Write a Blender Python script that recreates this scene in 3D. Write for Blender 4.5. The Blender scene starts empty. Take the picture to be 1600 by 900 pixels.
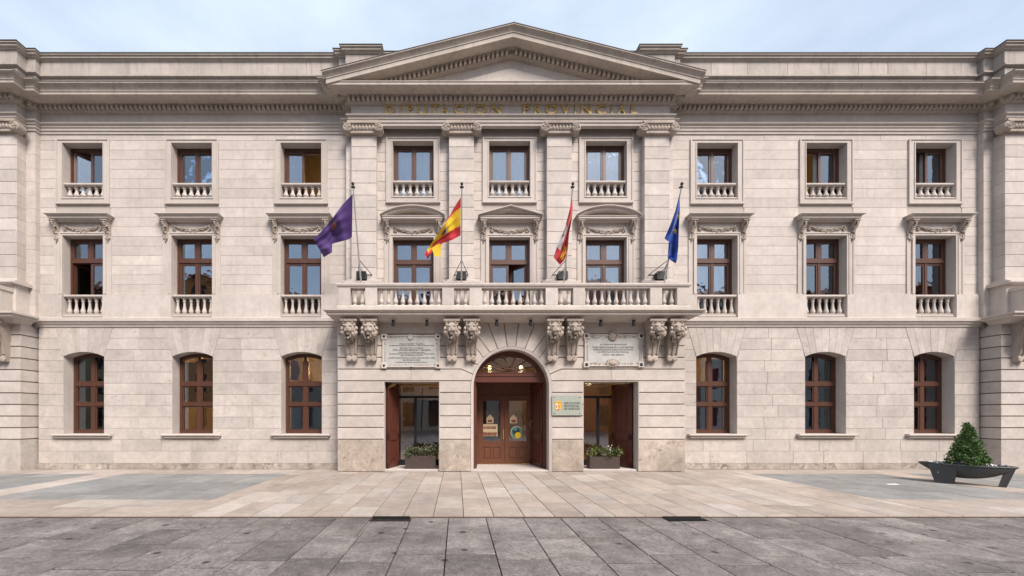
import bpy, bmesh, math, random
from mathutils import Vector, Matrix, noise as mnoise
R = math.radians
random.seed(7)
scene = bpy.context.scene
COL = scene.collection

# ---------------------------------------------------------------- camera
EYE, DIST, FPX = 1.66, 12.0, 600.0        # eye height, metres to the wing wall, focal length in 1600-px pixels
cam_d = bpy.data.cameras.new('camera'); cam = bpy.data.objects.new('camera', cam_d); COL.objects.link(cam)
cam.location = (0, -DIST, EYE); cam.rotation_euler = (R(90), 0, 0)
cam_d.sensor_width = 36; cam_d.lens = 36 * FPX / 1600
cam_d.shift_x = 86 / 1600; cam_d.shift_y = 200 / 1600
cam_d.clip_start = .1; cam_d.clip_end = 3000
scene.camera = cam
# ---------------------------------------------------------------- light
SUN_EL, SUN_AZ = R(46), R(150)            # azimuth clockwise from +Y: in front of the facade, to the right
world = bpy.data.worlds.new('World'); scene.world = world; world.use_nodes = True
wn, wl = world.node_tree.nodes, world.node_tree.links
bg = wn['Background']; bg.inputs[1].default_value = .098
sky = wn.new('ShaderNodeTexSky'); sky.sky_type = 'NISHITA'; sky.sun_disc = False
sky.sun_elevation = SUN_EL; sky.sun_rotation = SUN_AZ; sky.air_density = 1.0; sky.dust_density = 2.0; sky.ozone_density = 1.0
tc = wn.new('ShaderNodeTexCoord'); mp = wn.new('ShaderNodeMapping'); mp.inputs['Scale'].default_value = (1.2, 1.2, 3.5)
nz = wn.new('ShaderNodeTexNoise'); nz.inputs['Scale'].default_value = 1.7; nz.inputs['Detail'].default_value = 6; nz.inputs['Roughness'].default_value = .55
rp = wn.new('ShaderNodeValToRGB'); rp.color_ramp.elements[0].position = .3; rp.color_ramp.elements[0].color = (.42,)*3 + (1,)
rp.color_ramp.elements[1].position = .72; rp.color_ramp.elements[1].color = (.82,)*3 + (1,)
mx = wn.new('ShaderNodeMixRGB'); mx.inputs[2].default_value = (5.6, 6.4, 7.4, 1)     # thin bright veil of cloud
wl.new(tc.outputs['Generated'], mp.inputs[0]); wl.new(mp.outputs[0], nz.inputs['Vector']); wl.new(nz.outputs[0], rp.inputs[0])
wl.new(rp.outputs[0], mx.inputs[0]); wl.new(sky.outputs[0], mx.inputs[1]); wl.new(mx.outputs[0], bg.inputs[0])
sun_d = bpy.data.lights.new('sun', 'SUN'); sun_d.energy = 3.0; sun_d.angle = R(27); sun_d.color = (1, .90, .82)
sun = bpy.data.objects.new('sun', sun_d); COL.objects.link(sun)
sdir = Vector((math.sin(SUN_AZ) * math.cos(SUN_EL), math.cos(SUN_AZ) * math.cos(SUN_EL), math.sin(SUN_EL)))
sun.rotation_euler = sdir.to_track_quat('Z', 'Y').to_euler(); sun.location = sdir * 60
vs = scene.view_settings; vs.view_transform = 'Standard'; vs.look = 'None'; vs.gamma = 1; vs.use_curve_mapping = False
vs.exposure = .85

AX = 1.626                                 # symmetry axis of the facade
def P(px, py, y=0.0):                      # photo pixel (1600x900) to a point on the plane at depth y
    s = FPX / (DIST + y); return Vector(((px - 714) / s, y, EYE + (650 - py) / s))

# ---------------------------------------------------------------- materials
def new_mat(name):
    m = bpy.data.materials.new(name); m.use_nodes = True
    return m, m.node_tree.nodes, m.node_tree.links, m.node_tree.nodes['Principled BSDF']
def math_node(N, L, op, a, b=None):
    n = N.new('ShaderNodeMath'); n.operation = op
    for i, v in enumerate((a, b)):
        if v is None: continue
        if isinstance(v, (int, float)): n.inputs[i].default_value = v
        else: L.new(v, n.inputs[i])
    return n.outputs[0]
def noise_node(N, L, vec, scale, detail=4, rough=.55, dist=0):
    n = N.new('ShaderNodeTexNoise'); n.inputs['Scale'].default_value = scale; n.inputs['Detail'].default_value = detail
    n.inputs['Roughness'].default_value = rough; n.inputs['Distortion'].default_value = dist; L.new(vec, n.inputs['Vector']); return n.outputs[0]
def ramp_node(N, L, fac, p0, p1, c0=0.0, c1=1.0):
    n = N.new('ShaderNodeMapRange'); n.inputs[1].default_value = p0; n.inputs[2].default_value = p1
    n.inputs[3].default_value = c0; n.inputs[4].default_value = c1; L.new(fac, n.inputs[0]); return n.outputs[0]
def mixc(N, L, fac, a, b, blend='MIX'):
    n = N.new('ShaderNodeMixRGB'); n.blend_type = blend
    for i, v in enumerate((fac, a, b)):
        if isinstance(v, (int, float)): n.inputs[i].default_value = v
        elif isinstance(v, tuple): n.inputs[i].default_value = v + (1,) if len(v) == 3 else v
        else: L.new(v, n.inputs[i])
    return n.outputs[0]
def stone(name, col, col2, var=.10, pit=.5, pit_scale=9.0, pit_pos=.66, pitcol=(.16, .13, .11), bump=.25, rough=.85, streak=0.0, spots=0.0, tint=None, fine=60, blotch=.0, speck=.1, sat=1.0):
    m, N, L, B = new_mat(name)
    g = N.new('ShaderNodeNewGeometry'); pos = g.outputs['Position']
    oi = N.new('ShaderNodeObjectInfo')
    off = N.new('ShaderNodeVectorMath'); off.operation = 'MULTIPLY_ADD'
    cv = N.new('ShaderNodeCombineXYZ'); L.new(oi.outputs['Random'], cv.inputs[0]); L.new(oi.outputs['Random'], cv.inputs[2])
    L.new(cv.outputs[0], off.inputs[0]); off.inputs[1].default_value = (3, 0, 5); L.new(pos, off.inputs[2]); v2 = off.outputs[0]
    big = noise_node(N, L, pos, .9, 5); med = noise_node(N, L, v2, 5, 6, .6); fin = noise_node(N, L, pos, fine, 4, .7)
    c = mixc(N, L, ramp_node(N, L, big, .35, .65), col, col2)
    c = mixc(N, L, ramp_node(N, L, med, .3, .7, 0, .35), c, tuple(x * .8 for x in col2))
    if tint:
        tr = math_node(N, L, 'FRACT', math_node(N, L, 'MULTIPLY', oi.outputs['Random'], 7.31))
        c = mixc(N, L, ramp_node(N, L, tr, .45, 1.0, 0, .75), c, tint)
    r = ramp_node(N, L, oi.outputs['Random'], 0, 1, 1 - var, 1 + var)
    f = ramp_node(N, L, fin, .3, .7, 1 - speck, 1 + speck)
    if blotch:
        bl = noise_node(N, L, v2, 1.3, 8, .68, .6); f = math_node(N, L, 'MULTIPLY', f, ramp_node(N, L, bl, .35, .65, 1 - blotch, 1 + blotch * .6))
        b3 = noise_node(N, L, v2, 6.5, 8, .78, .4); f = math_node(N, L, 'MULTIPLY', f, ramp_node(N, L, b3, .36, .64, 1 - blotch * .8, 1 + blotch * .5))
        b2 = noise_node(N, L, pos, .35, 6, .6, .3); f = math_node(N, L, 'MULTIPLY', f, ramp_node(N, L, b2, .38, .62, 1 - blotch * .4, 1 + blotch * .3))
    hv = N.new('ShaderNodeHueSaturation'); L.new(c, hv.inputs['Color']); L.new(math_node(N, L, 'MULTIPLY', r, f), hv.inputs['Value']); c = hv.outputs[0]
    pn = noise_node(N, L, v2, pit_scale, 8, .72, .3)
    patch = ramp_node(N, L, noise_node(N, L, pos, 1.6, 3), .42, .62)
    pf = math_node(N, L, 'MULTIPLY', ramp_node(N, L, pn, pit_pos, pit_pos + .06), math_node(N, L, 'MULTIPLY', patch, pit))
    c = mixc(N, L, pf, c, pitcol)
    if streak:
        mpn = N.new('ShaderNodeMapping'); mpn.inputs['Scale'].default_value = (5, 5, .55); L.new(pos, mpn.inputs[0])
        st = noise_node(N, L, mpn.outputs[0], 1.4, 6, .65)
        c = mixc(N, L, ramp_node(N, L, st, .5, .72, 0, streak), c, (.17, .15, .14))
    if spots:
        vn = N.new('ShaderNodeTexVoronoi'); vn.inputs['Scale'].default_value = 2.0; L.new(pos, vn.inputs['Vector'])
        sp = ramp_node(N, L, vn.outputs['Distance'], .06, .12, 1, 0)
        c = mixc(N, L, math_node(N, L, 'MULTIPLY', sp, spots), c, (.03, .028, .03))
    L.new(c, B.inputs['Base Color']); B.inputs['Roughness'].default_value = rough; B.inputs['Specular IOR Level'].default_value = .25
    bp = N.new('ShaderNodeBump'); bp.inputs['Strength'].default_value = bump; bp.inputs['Distance'].default_value = .02
    h = math_node(N, L, 'SUBTRACT', math_node(N, L, 'ADD', math_node(N, L, 'MULTIPLY', fin, .35), med), math_node(N, L, 'MULTIPLY', pf, .6))
    L.new(h, bp.inputs['Height']); L.new(bp.outputs[0], B.inputs['Normal'])
    return m
def plain(name, col, rough=.5, metal=0.0, var=.0, scale=8.0, emit=None, spec=.5, sheen=0):
    m, N, L, B = new_mat(name)
    g = N.new('ShaderNodeNewGeometry')
    n = noise_node(N, L, g.outputs['Position'], scale, 5, .6)
    hv = N.new('ShaderNodeHueSaturation'); hv.inputs['Color'].default_value = tuple(col) + (1,)
    L.new(ramp_node(N, L, n, .3, .7, 1 - var, 1 + var), hv.inputs['Value']); L.new(hv.outputs[0], B.inputs['Base Color'])
    B.inputs['Roughness'].default_value = rough; B.inputs['Metallic'].default_value = metal; B.inputs['Specular IOR Level'].default_value = spec
    if sheen: B.inputs['Sheen Weight'].default_value = sheen
    if emit:
        B.inputs['Emission Color'].default_value = tuple(emit[0]) + (1,); B.inputs['Emission Strength'].default_value = emit[1]
    return m
def wood(name, col, col2, rough=.42):
    m, N, L, B = new_mat(name)
    g = N.new('ShaderNodeNewGeometry'); mpn = N.new('ShaderNodeMapping'); mpn.inputs['Scale'].default_value = (14, 14, 1.2)
    L.new(g.outputs['Position'], mpn.inputs[0]); n = noise_node(N, L, mpn.outputs[0], 2.5, 6, .65, .6)
    L.new(mixc(N, L, ramp_node(N, L, n, .3, .7), col, col2), B.inputs['Base Color']); B.inputs['Roughness'].default_value = rough
    bp = N.new('ShaderNodeBump'); bp.inputs['Strength'].default_value = .15; bp.inputs['Distance'].default_value = .01
    L.new(n, bp.inputs['Height']); L.new(bp.outputs[0], B.inputs['Normal'])
    return m
def glass(name, refl, tint=(.8, .84, .86), wave=.02):
    m = bpy.data.materials.new(name); m.use_nodes = True; N, L = m.node_tree.nodes, m.node_tree.links
    N.remove(N['Principled BSDF']); out = N['Material Output']
    tr = N.new('ShaderNodeBsdfTransparent'); tr.inputs[0].default_value = tint + (1,)
    gl = N.new('ShaderNodeBsdfGlossy'); gl.inputs['Roughness'].default_value = .015; gl.inputs[0].default_value = (.80, .89, 1, 1)
    g = N.new('ShaderNodeNewGeometry'); n = noise_node(N, L, g.outputs['Position'], 2.2, 2)
    bp = N.new('ShaderNodeBump'); bp.inputs['Strength'].default_value = wave; bp.inputs['Distance'].default_value = .05
    L.new(n, bp.inputs['Height']); L.new(bp.outputs[0], gl.inputs['Normal'])
    fr = N.new('ShaderNodeFresnel'); fr.inputs[0].default_value = 1.5
    fac = math_node(N, L, 'ADD', fr.outputs[0], refl); mxn = N.new('ShaderNodeMixShader')
    L.new(fac, mxn.inputs[0]); L.new(tr.outputs[0], mxn.inputs[1]); L.new(gl.outputs[0], mxn.inputs[2]); L.new(mxn.outputs[0], out.inputs[0])
    return m
M = {}
M['ashlar'] = stone('upper_limestone', (.565, .508, .465), (.52, .466, .426), .085, .4, 7, .62, (.30, .26, .23), .18, streak=.16, blotch=.09)
M['base'] = stone('ground_floor_limestone', (.535, .48, .44), (.475, .428, .392), .08, .75, 9, .57, (.24, .205, .18), .3, streak=.14, blotch=.12)
M['foot'] = stone('stained_bottom_course', (.47, .41, .36), (.37, .325, .285), .12, .9, 7, .5, (.16, .135, .115), .4, streak=.3, blotch=.25)
M['rustic'] = stone('rusticated_limestone', (.545, .488, .445), (.49, .437, .398), .07, .4, 8, .62, (.24, .2, .17), .22, blotch=.10)
M['plinth'] = stone('worn_plinth_stone', (.48, .415, .355), (.41, .345, .285), .08, .9, 10, .56, (.18, .13, .10), .5, blotch=.25)
M['mortar'] = stone('mortar', (.25, .21, .18), (.21, .18, .155), .0, .2)
M['joint'] = stone('fine_joint_mortar', (.45, .40, .362), (.41, .362, .328), .0, .2)
M['trim'] = stone('carved_limestone', (.535, .48, .438), (.475, .425, .385), .05, .5, 12, .62, (.20, .17, .15), .22, streak=.15)
M['weather'] = stone('weathered_cornice_stone', (.44, .385, .335), (.35, .305, .265), .04, .6, 10, .58, (.13, .115, .10), .3, streak=.5)
M['corona'] = stone('cornice_stone', (.51, .45, .395), (.42, .37, .325), .04, .5, 10, .6, (.18, .15, .13), .25, streak=.35)
M['attic'] = stone('attic_stone', (.49, .432, .385), (.38, .342, .31), .08, .5, 8, .6, (.18, .155, .14), .25, streak=.5)
M['carve'] = stone('deep_carved_stone', (.46, .395, .34), (.36, .305, .26), .05, .9, 30, .52, (.15, .12, .10), .6, fine=110)
M['marble'] = stone('white_marble', (.52, .515, .49), (.44, .44, .425), .02, .5, 14, .56, (.25, .24, .22), .05, .6, streak=.2, blotch=.1)
M['lead'] = plain('lead_flashing', (.06, .052, .05), .7, 0, .3)
M['wood'] = wood('reddish_window_wood', (.10, .040, .023), (.06, .025, .016))
M['door'] = wood('oak_door_wood', (.155, .058, .027), (.09, .033, .017), .4)
M['portal'] = wood('portal_wood', (.12, .038, .024), (.075, .024, .017), .4)
M['glass'] = glass('window_glass', .17, wave=.10)
M['glass2'] = glass('shop_glass', .18, (.7, .7, .69))
M['steel'] = plain('dark_steel', (.025, .027, .032), .4, .6)
M['black'] = plain('black_lamp_metal', (.012, .012, .014), .45, 0, .2)
M['pole'] = plain('pole_metal', (.62, .60, .57), .35, .7, .1)
M['brass'] = plain('gilt_brass', (.40, .275, .095), .45, .3, .3, 9)
M['room'] = plain('room_plaster', (.42, .34, .22), .9, 0, .1)
M['lobby'] = plain('lobby_plaster', (.26, .19, .12), .8, 0, .2, 2)
M['roomdark'] = plain('painted_room_dark', (.10, .085, .07), .9, 0, .2)  # dark of the rooms painted onto panels behind ground-floor panes
M['curtain'] = plain('sheer_curtain', (.62, .63, .66), .9, 0, .08, 3)
M['pave'] = stone('beige_paving', (.40, .337, .29), (.35, .295, .253), .12, .35, 14, .62, (.2, .155, .125), .2, .75, tint=(.41, .37, .335), blotch=.16, speck=.12)
M['fore'] = stone('blue_grey_paving', (.26, .262, .255), (.225, .228, .224), .12, .3, 14, .62, (.13, .13, .13), .2, .75, tint=(.27, .258, .242), blotch=.16, speck=.12)
M['gran'] = stone('dark_granite', (.228, .206, .196), (.165, .149, .144), .18, .6, 22, .55, (.07, .06, .062), .4, .7, spots=.9, tint=(.21, .19, .182), fine=30, blotch=.34, speck=.34)
M['grout'] = stone('paving_grout', (.12, .085, .062), (.09, .065, .05), 0, .2)
M['groutd'] = stone('granite_joint', (.035, .03, .028), (.025, .022, .02), 0, .2)
M['iron'] = plain('cast_iron', (.012, .011, .011), .8, 0, .3)
M['void'] = plain('painted_slot_dark', (.006, .005, .005), .9, 0, .3)  # plain black standing in for deep shade inside the kerb drain
M['planter'] = plain('dark_planter', (.05, .053, .056), .6, 0, .12)
M['corten'] = plain('brown_planter', (.055, .036, .032), .6, 0, .15)
M['soil'] = plain('soil', (.03, .022, .015), 1, 0, .3)
M['leaf'] = plain('conifer_leaf', (.062, .125, .026), .6, 0, .5, 18)
M['leaf2'] = plain('shrub_leaf', (.10, .115, .03), .6, 0, .4, 14)
M['leaf3'] = plain('dull_shrub_leaf', (.075, .085, .04), .6, 0, .4, 14)
M['bark'] = plain('bark', (.06, .04, .025), .9)
for nm, c in dict(purple=(.062, .022, .15), red=(.50, .018, .03), yellow=(.75, .48, .012), blue=(.008, .06, .36), white=(.7, .68, .68), maroon=(.20, .05, .03),
                  star=(.80, .62, .05), orange=(.55, .16, .03), ink=(.03, .03, .03), cream=(.50, .40, .24), green=(.08, .20, .14), cyan=(.05, .25, .35), petal=(.10, .06, .30), petalw=(.75, .75, .75), dirtyw=(.7, .7, .72)).items():
    M[nm] = plain(nm + '_colour', c, .75, 0, .06, 4, sheen=.2)
M['signglass'] = plain('pale_green_sign_glass', (.34, .37, .32), .25, 0, .05)
M['amber'] = plain('lit_lamp_glass', (1, .75, .35), .5, emit=((1, .62, .25), 9))
M['ochre'] = plain('ochre_board', (.55, .24, .03), .8, 0, .1)

# ---------------------------------------------------------------- geometry helpers
WM = {}
def link(o, parent=None, world=None):
    COL.objects.link(o); w = world if world is not None else Matrix.Identity(4); WM[o] = w
    o.matrix_basis = w
    if parent is not None:
        o.parent = parent; o.matrix_parent_inverse = WM[parent].inverted()
    return o
def tag(o, label, cat, group=None):
    o['label'] = label; o['category'] = cat
    if group: o['group'] = group
    return o
def thing(name, loc, label=None, cat=None, group=None, parent=None):
    o = bpy.data.objects.new(name, None); o.empty_display_size = .2
    link(o, parent, Matrix.Translation(Vector(loc)))
    if label: tag(o, label, cat, group)
    return o
class MB:
    def __init__(s): s.v, s.f, s.mi = [], [], []
    def add(s, vs, fs, mi=0):
        b = len(s.v); s.v += [tuple(v) for v in vs]; s.f += [tuple(b + i for i in f) for f in fs]; s.mi += [mi] * len(fs); return s
    def box(s, x0, x1, y0, y1, z0, z1, mi=0):
        x0, x1 = min(x0, x1), max(x0, x1); y0, y1 = min(y0, y1), max(y0, y1); z0, z1 = min(z0, z1), max(z0, z1)
        return s.add([(x0, y0, z0), (x1, y0, z0), (x1, y1, z0), (x0, y1, z0), (x0, y0, z1), (x1, y0, z1), (x1, y1, z1), (x0, y1, z1)],
                     [(0, 3, 2, 1), (4, 5, 6, 7), (0, 1, 5, 4), (1, 2, 6, 5), (2, 3, 7, 6), (3, 0, 4, 7)], mi)
    def cprism(s, pts, yf, yb, c=.008, mi=0):        # polygon in x,z (counter-clockwise seen from -y), chamfered front at y=yf
        n = len(pts); a = sum(pts[i][0] * pts[(i + 1) % n][1] - pts[(i + 1) % n][0] * pts[i][1] for i in range(n))
        if a < 0: pts = pts[::-1]
        ins = []
        for i in range(n):
            p0, p1, p2 = Vector(pts[i - 1]), Vector(pts[i]), Vector(pts[(i + 1) % n])
            d1, d2 = (p1 - p0).normalized(), (p2 - p1).normalized()
            n1, n2 = Vector((-d1.y, d1.x)), Vector((-d2.y, d2.x)); k = 1 + n1.dot(n2)
            ins.append(p1 + (n1 + n2) * (c / max(k, .35)))
        vs = [(p.x, yf, p.y) for p in ins] + [(p[0], yf + c, p[1]) for p in pts] + [(p[0], yb, p[1]) for p in pts]
        fs = [tuple(range(n)), tuple(range(3 * n - 1, 2 * n - 1, -1))]
        for i in range(n):
            j = (i + 1) % n; fs += [(i, n + i, n + j, j), (n + i, 2 * n + i, 2 * n + j, n + j)]
        return s.add(vs, fs, mi)
    def cbox(s, x0, x1, z0, z1, yf, yb, c=.006, mi=0): return s.cprism([(x0, z0), (x1, z0), (x1, z1), (x0, z1)], yf, yb, c, mi)
    def lathe(s, prof, c=(0, 0, 0), seg=12, axis='z', mi=0):
        vs, fs = [], []
        for r, z in prof:
            for k in range(seg):
                a = 2 * math.pi * k / seg; x, y = r * math.cos(a), r * math.sin(a)
                vs.append((c[0] + x, c[1] + y, c[2] + z) if axis == 'z' else (c[0] + x, c[1] - z, c[2] + y))
        for i in range(len(prof) - 1):
            for k in range(seg):
                k2 = (k + 1) % seg; fs.append((i * seg + k, i * seg + k2, (i + 1) * seg + k2, (i + 1) * seg + k))
        fs += [tuple(range(seg))[::-1], tuple(range((len(prof) - 1) * seg, len(prof) * seg))]
        return s.add(vs, fs, mi)
    def tube(s, pts, r, seg=8, mi=0, r2=None):
        pts = [Vector(p) for p in pts]; vs, fs = [], []
        for i, p in enumerate(pts):
            d = (pts[min(i + 1, len(pts) - 1)] - pts[max(i - 1, 0)]).normalized()
            u = d.cross(Vector((0, 0, 1)) if abs(d.z) < .9 else Vector((1, 0, 0))).normalized(); w = d.cross(u)
            rr = r if r2 is None else r + (r2 - r) * i / (len(pts) - 1)
            for k in range(seg):
                a = 2 * math.pi * k / seg; vs.append(p + u * rr * math.cos(a) + w * rr * math.sin(a))
        for i in range(len(pts) - 1):
            for k in range(seg):
                k2 = (k + 1) % seg; fs.append((i * seg + k, i * seg + k2, (i + 1) * seg + k2, (i + 1) * seg + k))
        fs += [tuple(range(seg))[::-1], tuple(range((len(pts) - 1) * seg, len(pts) * seg))]
        return s.add(vs, fs, mi)
    def ball(s, c, r, seg=8, rings=5, mi=0, jit=0.0):
        r = (r, r, r) if isinstance(r, (int, float)) else r; vs, fs = [(c[0], c[1], c[2] - r[2])], []
        for i in range(1, rings):
            t = math.pi * i / rings
            for k in range(seg):
                a = 2 * math.pi * k / seg; q = 1 + random.uniform(-jit, jit)
                vs.append((c[0] + r[0] * q * math.sin(t) * math.cos(a), c[1] + r[1] * q * math.sin(t) * math.sin(a), c[2] - r[2] * q * math.cos(t)))
        vs.append((c[0], c[1], c[2] + r[2])); e = len(vs) - 1
        for k in range(seg):
            k2 = (k + 1) % seg; fs.append((0, 1 + k2, 1 + k))
            for i in range(rings - 2): fs.append((1 + i * seg + k, 1 + i * seg + k2, 1 + (i + 1) * seg + k2, 1 + (i + 1) * seg + k))
            fs.append((1 + (rings - 2) * seg + k, 1 + (rings - 2) * seg + k2, e))
        return s.add(vs, fs, mi)
    def sweep(s, path, prof, mi=0, cap=True):           # path in plan (x,y) running left to right; profile (outward, z)
        path = [Vector(p) for p in path]; n, k = len(path), len(prof); vs, fs = [], []
        for i in range(n):
            ds = []
            if i > 0: ds.append((path[i] - path[i - 1]).normalized())
            if i < n - 1: ds.append((path[i + 1] - path[i]).normalized())
            ns = [Vector((d.y, -d.x)) for d in ds]
            m = ns[0] if len(ns) == 1 else (ns[0] + ns[1]) / (1 + ns[0].dot(ns[1]))
            for d, z in prof: vs.append((path[i].x + m.x * d, path[i].y + m.y * d, z))
        for i in range(n - 1):
            for j in range(k - 1): fs.append((i * k + j, (i + 1) * k + j, (i + 1) * k + j + 1, i * k + j + 1))
        if cap: fs += [tuple(range(k)), tuple(range(n * k - 1, (n - 1) * k - 1, -1))]
        return s.add(vs, fs, mi)
    def mesh(s, name, mats, smooth=False):
        me = bpy.data.meshes.new(name); me.from_pydata(s.v, [], s.f)
        for m in (mats if isinstance(mats, list) else [mats]): me.materials.append(M[m] if isinstance(m, str) else m)
        if isinstance(mats, list): me.polygons.foreach_set('material_index', s.mi)
        if smooth: me.polygons.foreach_set('use_smooth', [True] * len(me.polygons))
        me.update(); return me
    def build(s, name, mats, parent=None, smooth=False, world=None):
        o = bpy.data.objects.new(name, s.mesh(name, mats, smooth)); return link(o, parent, world)
def recalc(o):
    b = bmesh.new(); b.from_mesh(o.data); bmesh.ops.recalc_face_normals(b, faces=b.faces); b.to_mesh(o.data); b.free(); return o
def inst(name, me, parent, loc, rotz=0, scale=None):
    w = Matrix.Translation(Vector(loc)) @ Matrix.Rotation(rotz, 4, 'Z')
    if scale: w = w @ Matrix.Diagonal(Vector(scale).to_4d())
    return link(bpy.data.objects.new(name, me), parent, w)
def text_mesh(txt, h, width=None, depth=.004, bold=0.0):       # text in the x,z plane facing -y, lower left at the origin; returns verts, faces, width
    cu = bpy.data.curves.new('t', 'FONT'); cu.body = txt; cu.size = 1; cu.extrude = 0; cu.offset = bold; cu.resolution_u = 4
    ob = bpy.data.objects.new('t', cu); COL.objects.link(ob); bpy.context.view_layer.update()
    me = bpy.data.meshes.new_from_object(ob.evaluated_get(bpy.context.evaluated_depsgraph_get()))
    xs = [v.co.x for v in me.vertices]; x0, x1 = min(xs), max(xs)
    ys = [v.co.y for v in me.vertices]; y1 = max(ys)
    sz = h / .70; sx = sz if width is None else width / (x1 - x0)
    bm = bmesh.new(); bm.from_mesh(me)
    r = bmesh.ops.extrude_face_region(bm, geom=bm.faces[:])
    for g in r['geom']:
        if isinstance(g, bmesh.types.BMVert): g.co.z += 1
    bm.verts.ensure_lookup_table(); bm.verts.index_update()
    vs = [((v.co.x - x0) * sx, -depth * v.co.z, v.co.y * sz) for v in bm.verts]; fs = [tuple(v.index for v in f.verts) for f in bm.faces]
    bm.free(); bpy.data.meshes.remove(me); bpy.data.objects.remove(ob); bpy.data.curves.remove(cu)
    return vs, fs, (x1 - x0) * sx
def wall_grid(mb, x0, x1, z0, z1, y0, y1, opens):
    xs = sorted({x0, x1} | {o[0] for o in opens} | {o[1] for o in opens}); zs = sorted({z0, z1} | {o[2] for o in opens} | {o[3] for o in opens})
    xs = [x for x in xs if x0 <= x <= x1]; zs = [z for z in zs if z0 <= z <= z1]
    def solid(i, j):
        if i < 0 or j < 0 or i >= len(xs) - 1 or j >= len(zs) - 1: return False
        cx, cz = (xs[i] + xs[i + 1]) / 2, (zs[j] + zs[j + 1]) / 2
        return not any(o[0] < cx < o[1] and o[2] < cz < o[3] for o in opens)
    for i in range(len(xs) - 1):
        for j in range(len(zs) - 1):
            if not solid(i, j): continue
            a, b, c, d = xs[i], xs[i + 1], zs[j], zs[j + 1]
            q = [(a, y0, c), (b, y0, c), (b, y0, d), (a, y0, d), (a, y1, c), (b, y1, c), (b, y1, d), (a, y1, d)]
            f = [(0, 1, 2, 3), (7, 6, 5, 4)]
            if not solid(i - 1, j): f.append((0, 3, 7, 4))
            if not solid(i + 1, j): f.append((1, 5, 6, 2))
            if not solid(i, j - 1): f.append((0, 4, 5, 1))
            if not solid(i, j + 1): f.append((3, 2, 6, 7))
            mb.add(q, f)
def spans(x0, x1, cuts):
    out, x = [], x0
    for a, b in sorted(cuts):
        if b <= x or a >= x1: continue
        if a > x: out.append((x, a))
        x = max(x, b)
    if x < x1: out.append((x, x1))
    return out
def split(a, b, target, rnd):
    n = max(1, round((b - a) / target)); w = (b - a) / n; cs = [a] + [a + w * (i + rnd.uniform(-.22, .22)) for i in range(1, n)] + [b]
    return list(zip(cs, cs[1:]))

# ================================================================ GROUND
rnd = random.Random(3)
KERB_Y = -5.62
def struct(o): o['kind'] = 'structure'; return o
g = MB(); g.box(-600, 600, -600, 600, -.6, -.12); struct(g.build('ground', 'gran'))
pv = MB(); pv.box(AX - 17.5, AX + 17.5, KERB_Y + .01, .6, -.10, -.022); pave = struct(pv.build('pavement', 'grout'))
fo = MB(); fo.box(-9.35, -4.86, -4.33, -.02, -.021, -.015); fo.box(-15.8, -10.31, -4.33, -.02, -.021, -.015)
fo.box(8.42, 12.09, -4.33, -.02, -.021, -.015); fo.box(12.91, 19, -4.33, -.02, -.021, -.015); fore = struct(fo.build('forecourt', 'grout'))
rd = MB(); rd.box(-60, 60, -40, KERB_Y + .01, -.11, -.065); road = struct(rd.build('road', 'groutd'))
def slab(parent, mat, x0, x1, y0, y1, zt, gap, name='paving_slab', th=.05):
    w, l = x1 - x0 - gap, y1 - y0 - gap * 2.3; t = zt + rnd.uniform(-.0016, .0016); c = .004
    mb = MB(); a, b = w / 2, l / 2
    mb.add([(-a, -b, -th), (a, -b, -th), (a, b, -th), (-a, b, -th), (-a, -b, -c), (a, -b, -c), (a, b, -c), (-a, b, -c), (-a + c, -b + c, 0), (a - c, -b + c, 0), (a - c, b - c, 0), (-a + c, b - c, 0)],
           [(8, 9, 10, 11), (4, 5, 9, 8), (5, 6, 10, 9), (6, 7, 11, 10), (7, 4, 8, 11), (0, 1, 5, 4), (1, 2, 6, 5), (2, 3, 7, 6), (3, 0, 4, 7)])
    w_ = Matrix.Translation(((x0 + x1) / 2, (y0 + y1) / 2, t)) @ Matrix.Rotation(rnd.uniform(-.0015, .0015), 4, 'X') @ Matrix.Rotation(rnd.uniform(-.0015, .0015), 4, 'Y')
    return mb.build(name, mat, parent, world=w_)
def rows(y0, y1, first, step, jit):
    ys, y = [y0], y0 + first
    while y < y1 - .25: ys.append(y); y += step + rnd.uniform(-jit, jit)
    ys.append(y1); return list(zip(ys, ys[1:]))
cx = [-4.86] + [.11 - .505 * k for k in range(9, 0, -1)] + [.11 + .505 * k for k in range(0, 17)] + [8.42]
for i, (a, b) in enumerate(zip(cx, cx[1:])):                 # beige carpet in front of the entrance
    for y0, y1 in rows(KERB_Y, -.54 if AX - 5.2 < (a + b) / 2 < AX + 5.2 else -.02, rnd.uniform(.45, 1.15), .96, .16): slab(pave, 'pave', a, b, y0, y1, 0, .011)
for xa, xb in ((AX - 17.4, -4.86), (8.42, AX + 17.4)):
    for y0, y1 in ((KERB_Y, -4.99), (-4.99, -4.34)):         # long band beside it along the road
        x = xa
        while x < xb - .01:
            x2 = min(xb, x + rnd.uniform(.8, 1.25)); x2 = xb if xb - x2 < .35 else x2
            slab(pave, 'pave', x, x2, y0, y1, 0, .011); x = x2
    x = xa
    while x < xb - .01:                                      # border along the palace wall
        x2 = min(xb, x + rnd.uniform(.9, 1.5)); x2 = xb if xb - x2 < .35 else x2
        slab(pave, 'pave', x, x2, -.95, -.02, 0, .011); x = x2
for xa in (-10.3, 12.1):
    for y0, y1 in rows(-4.34, -.95, .8, .95, .1): slab(pave, 'pave', xa, xa + .8, y0, y1, 0, .011)
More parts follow.
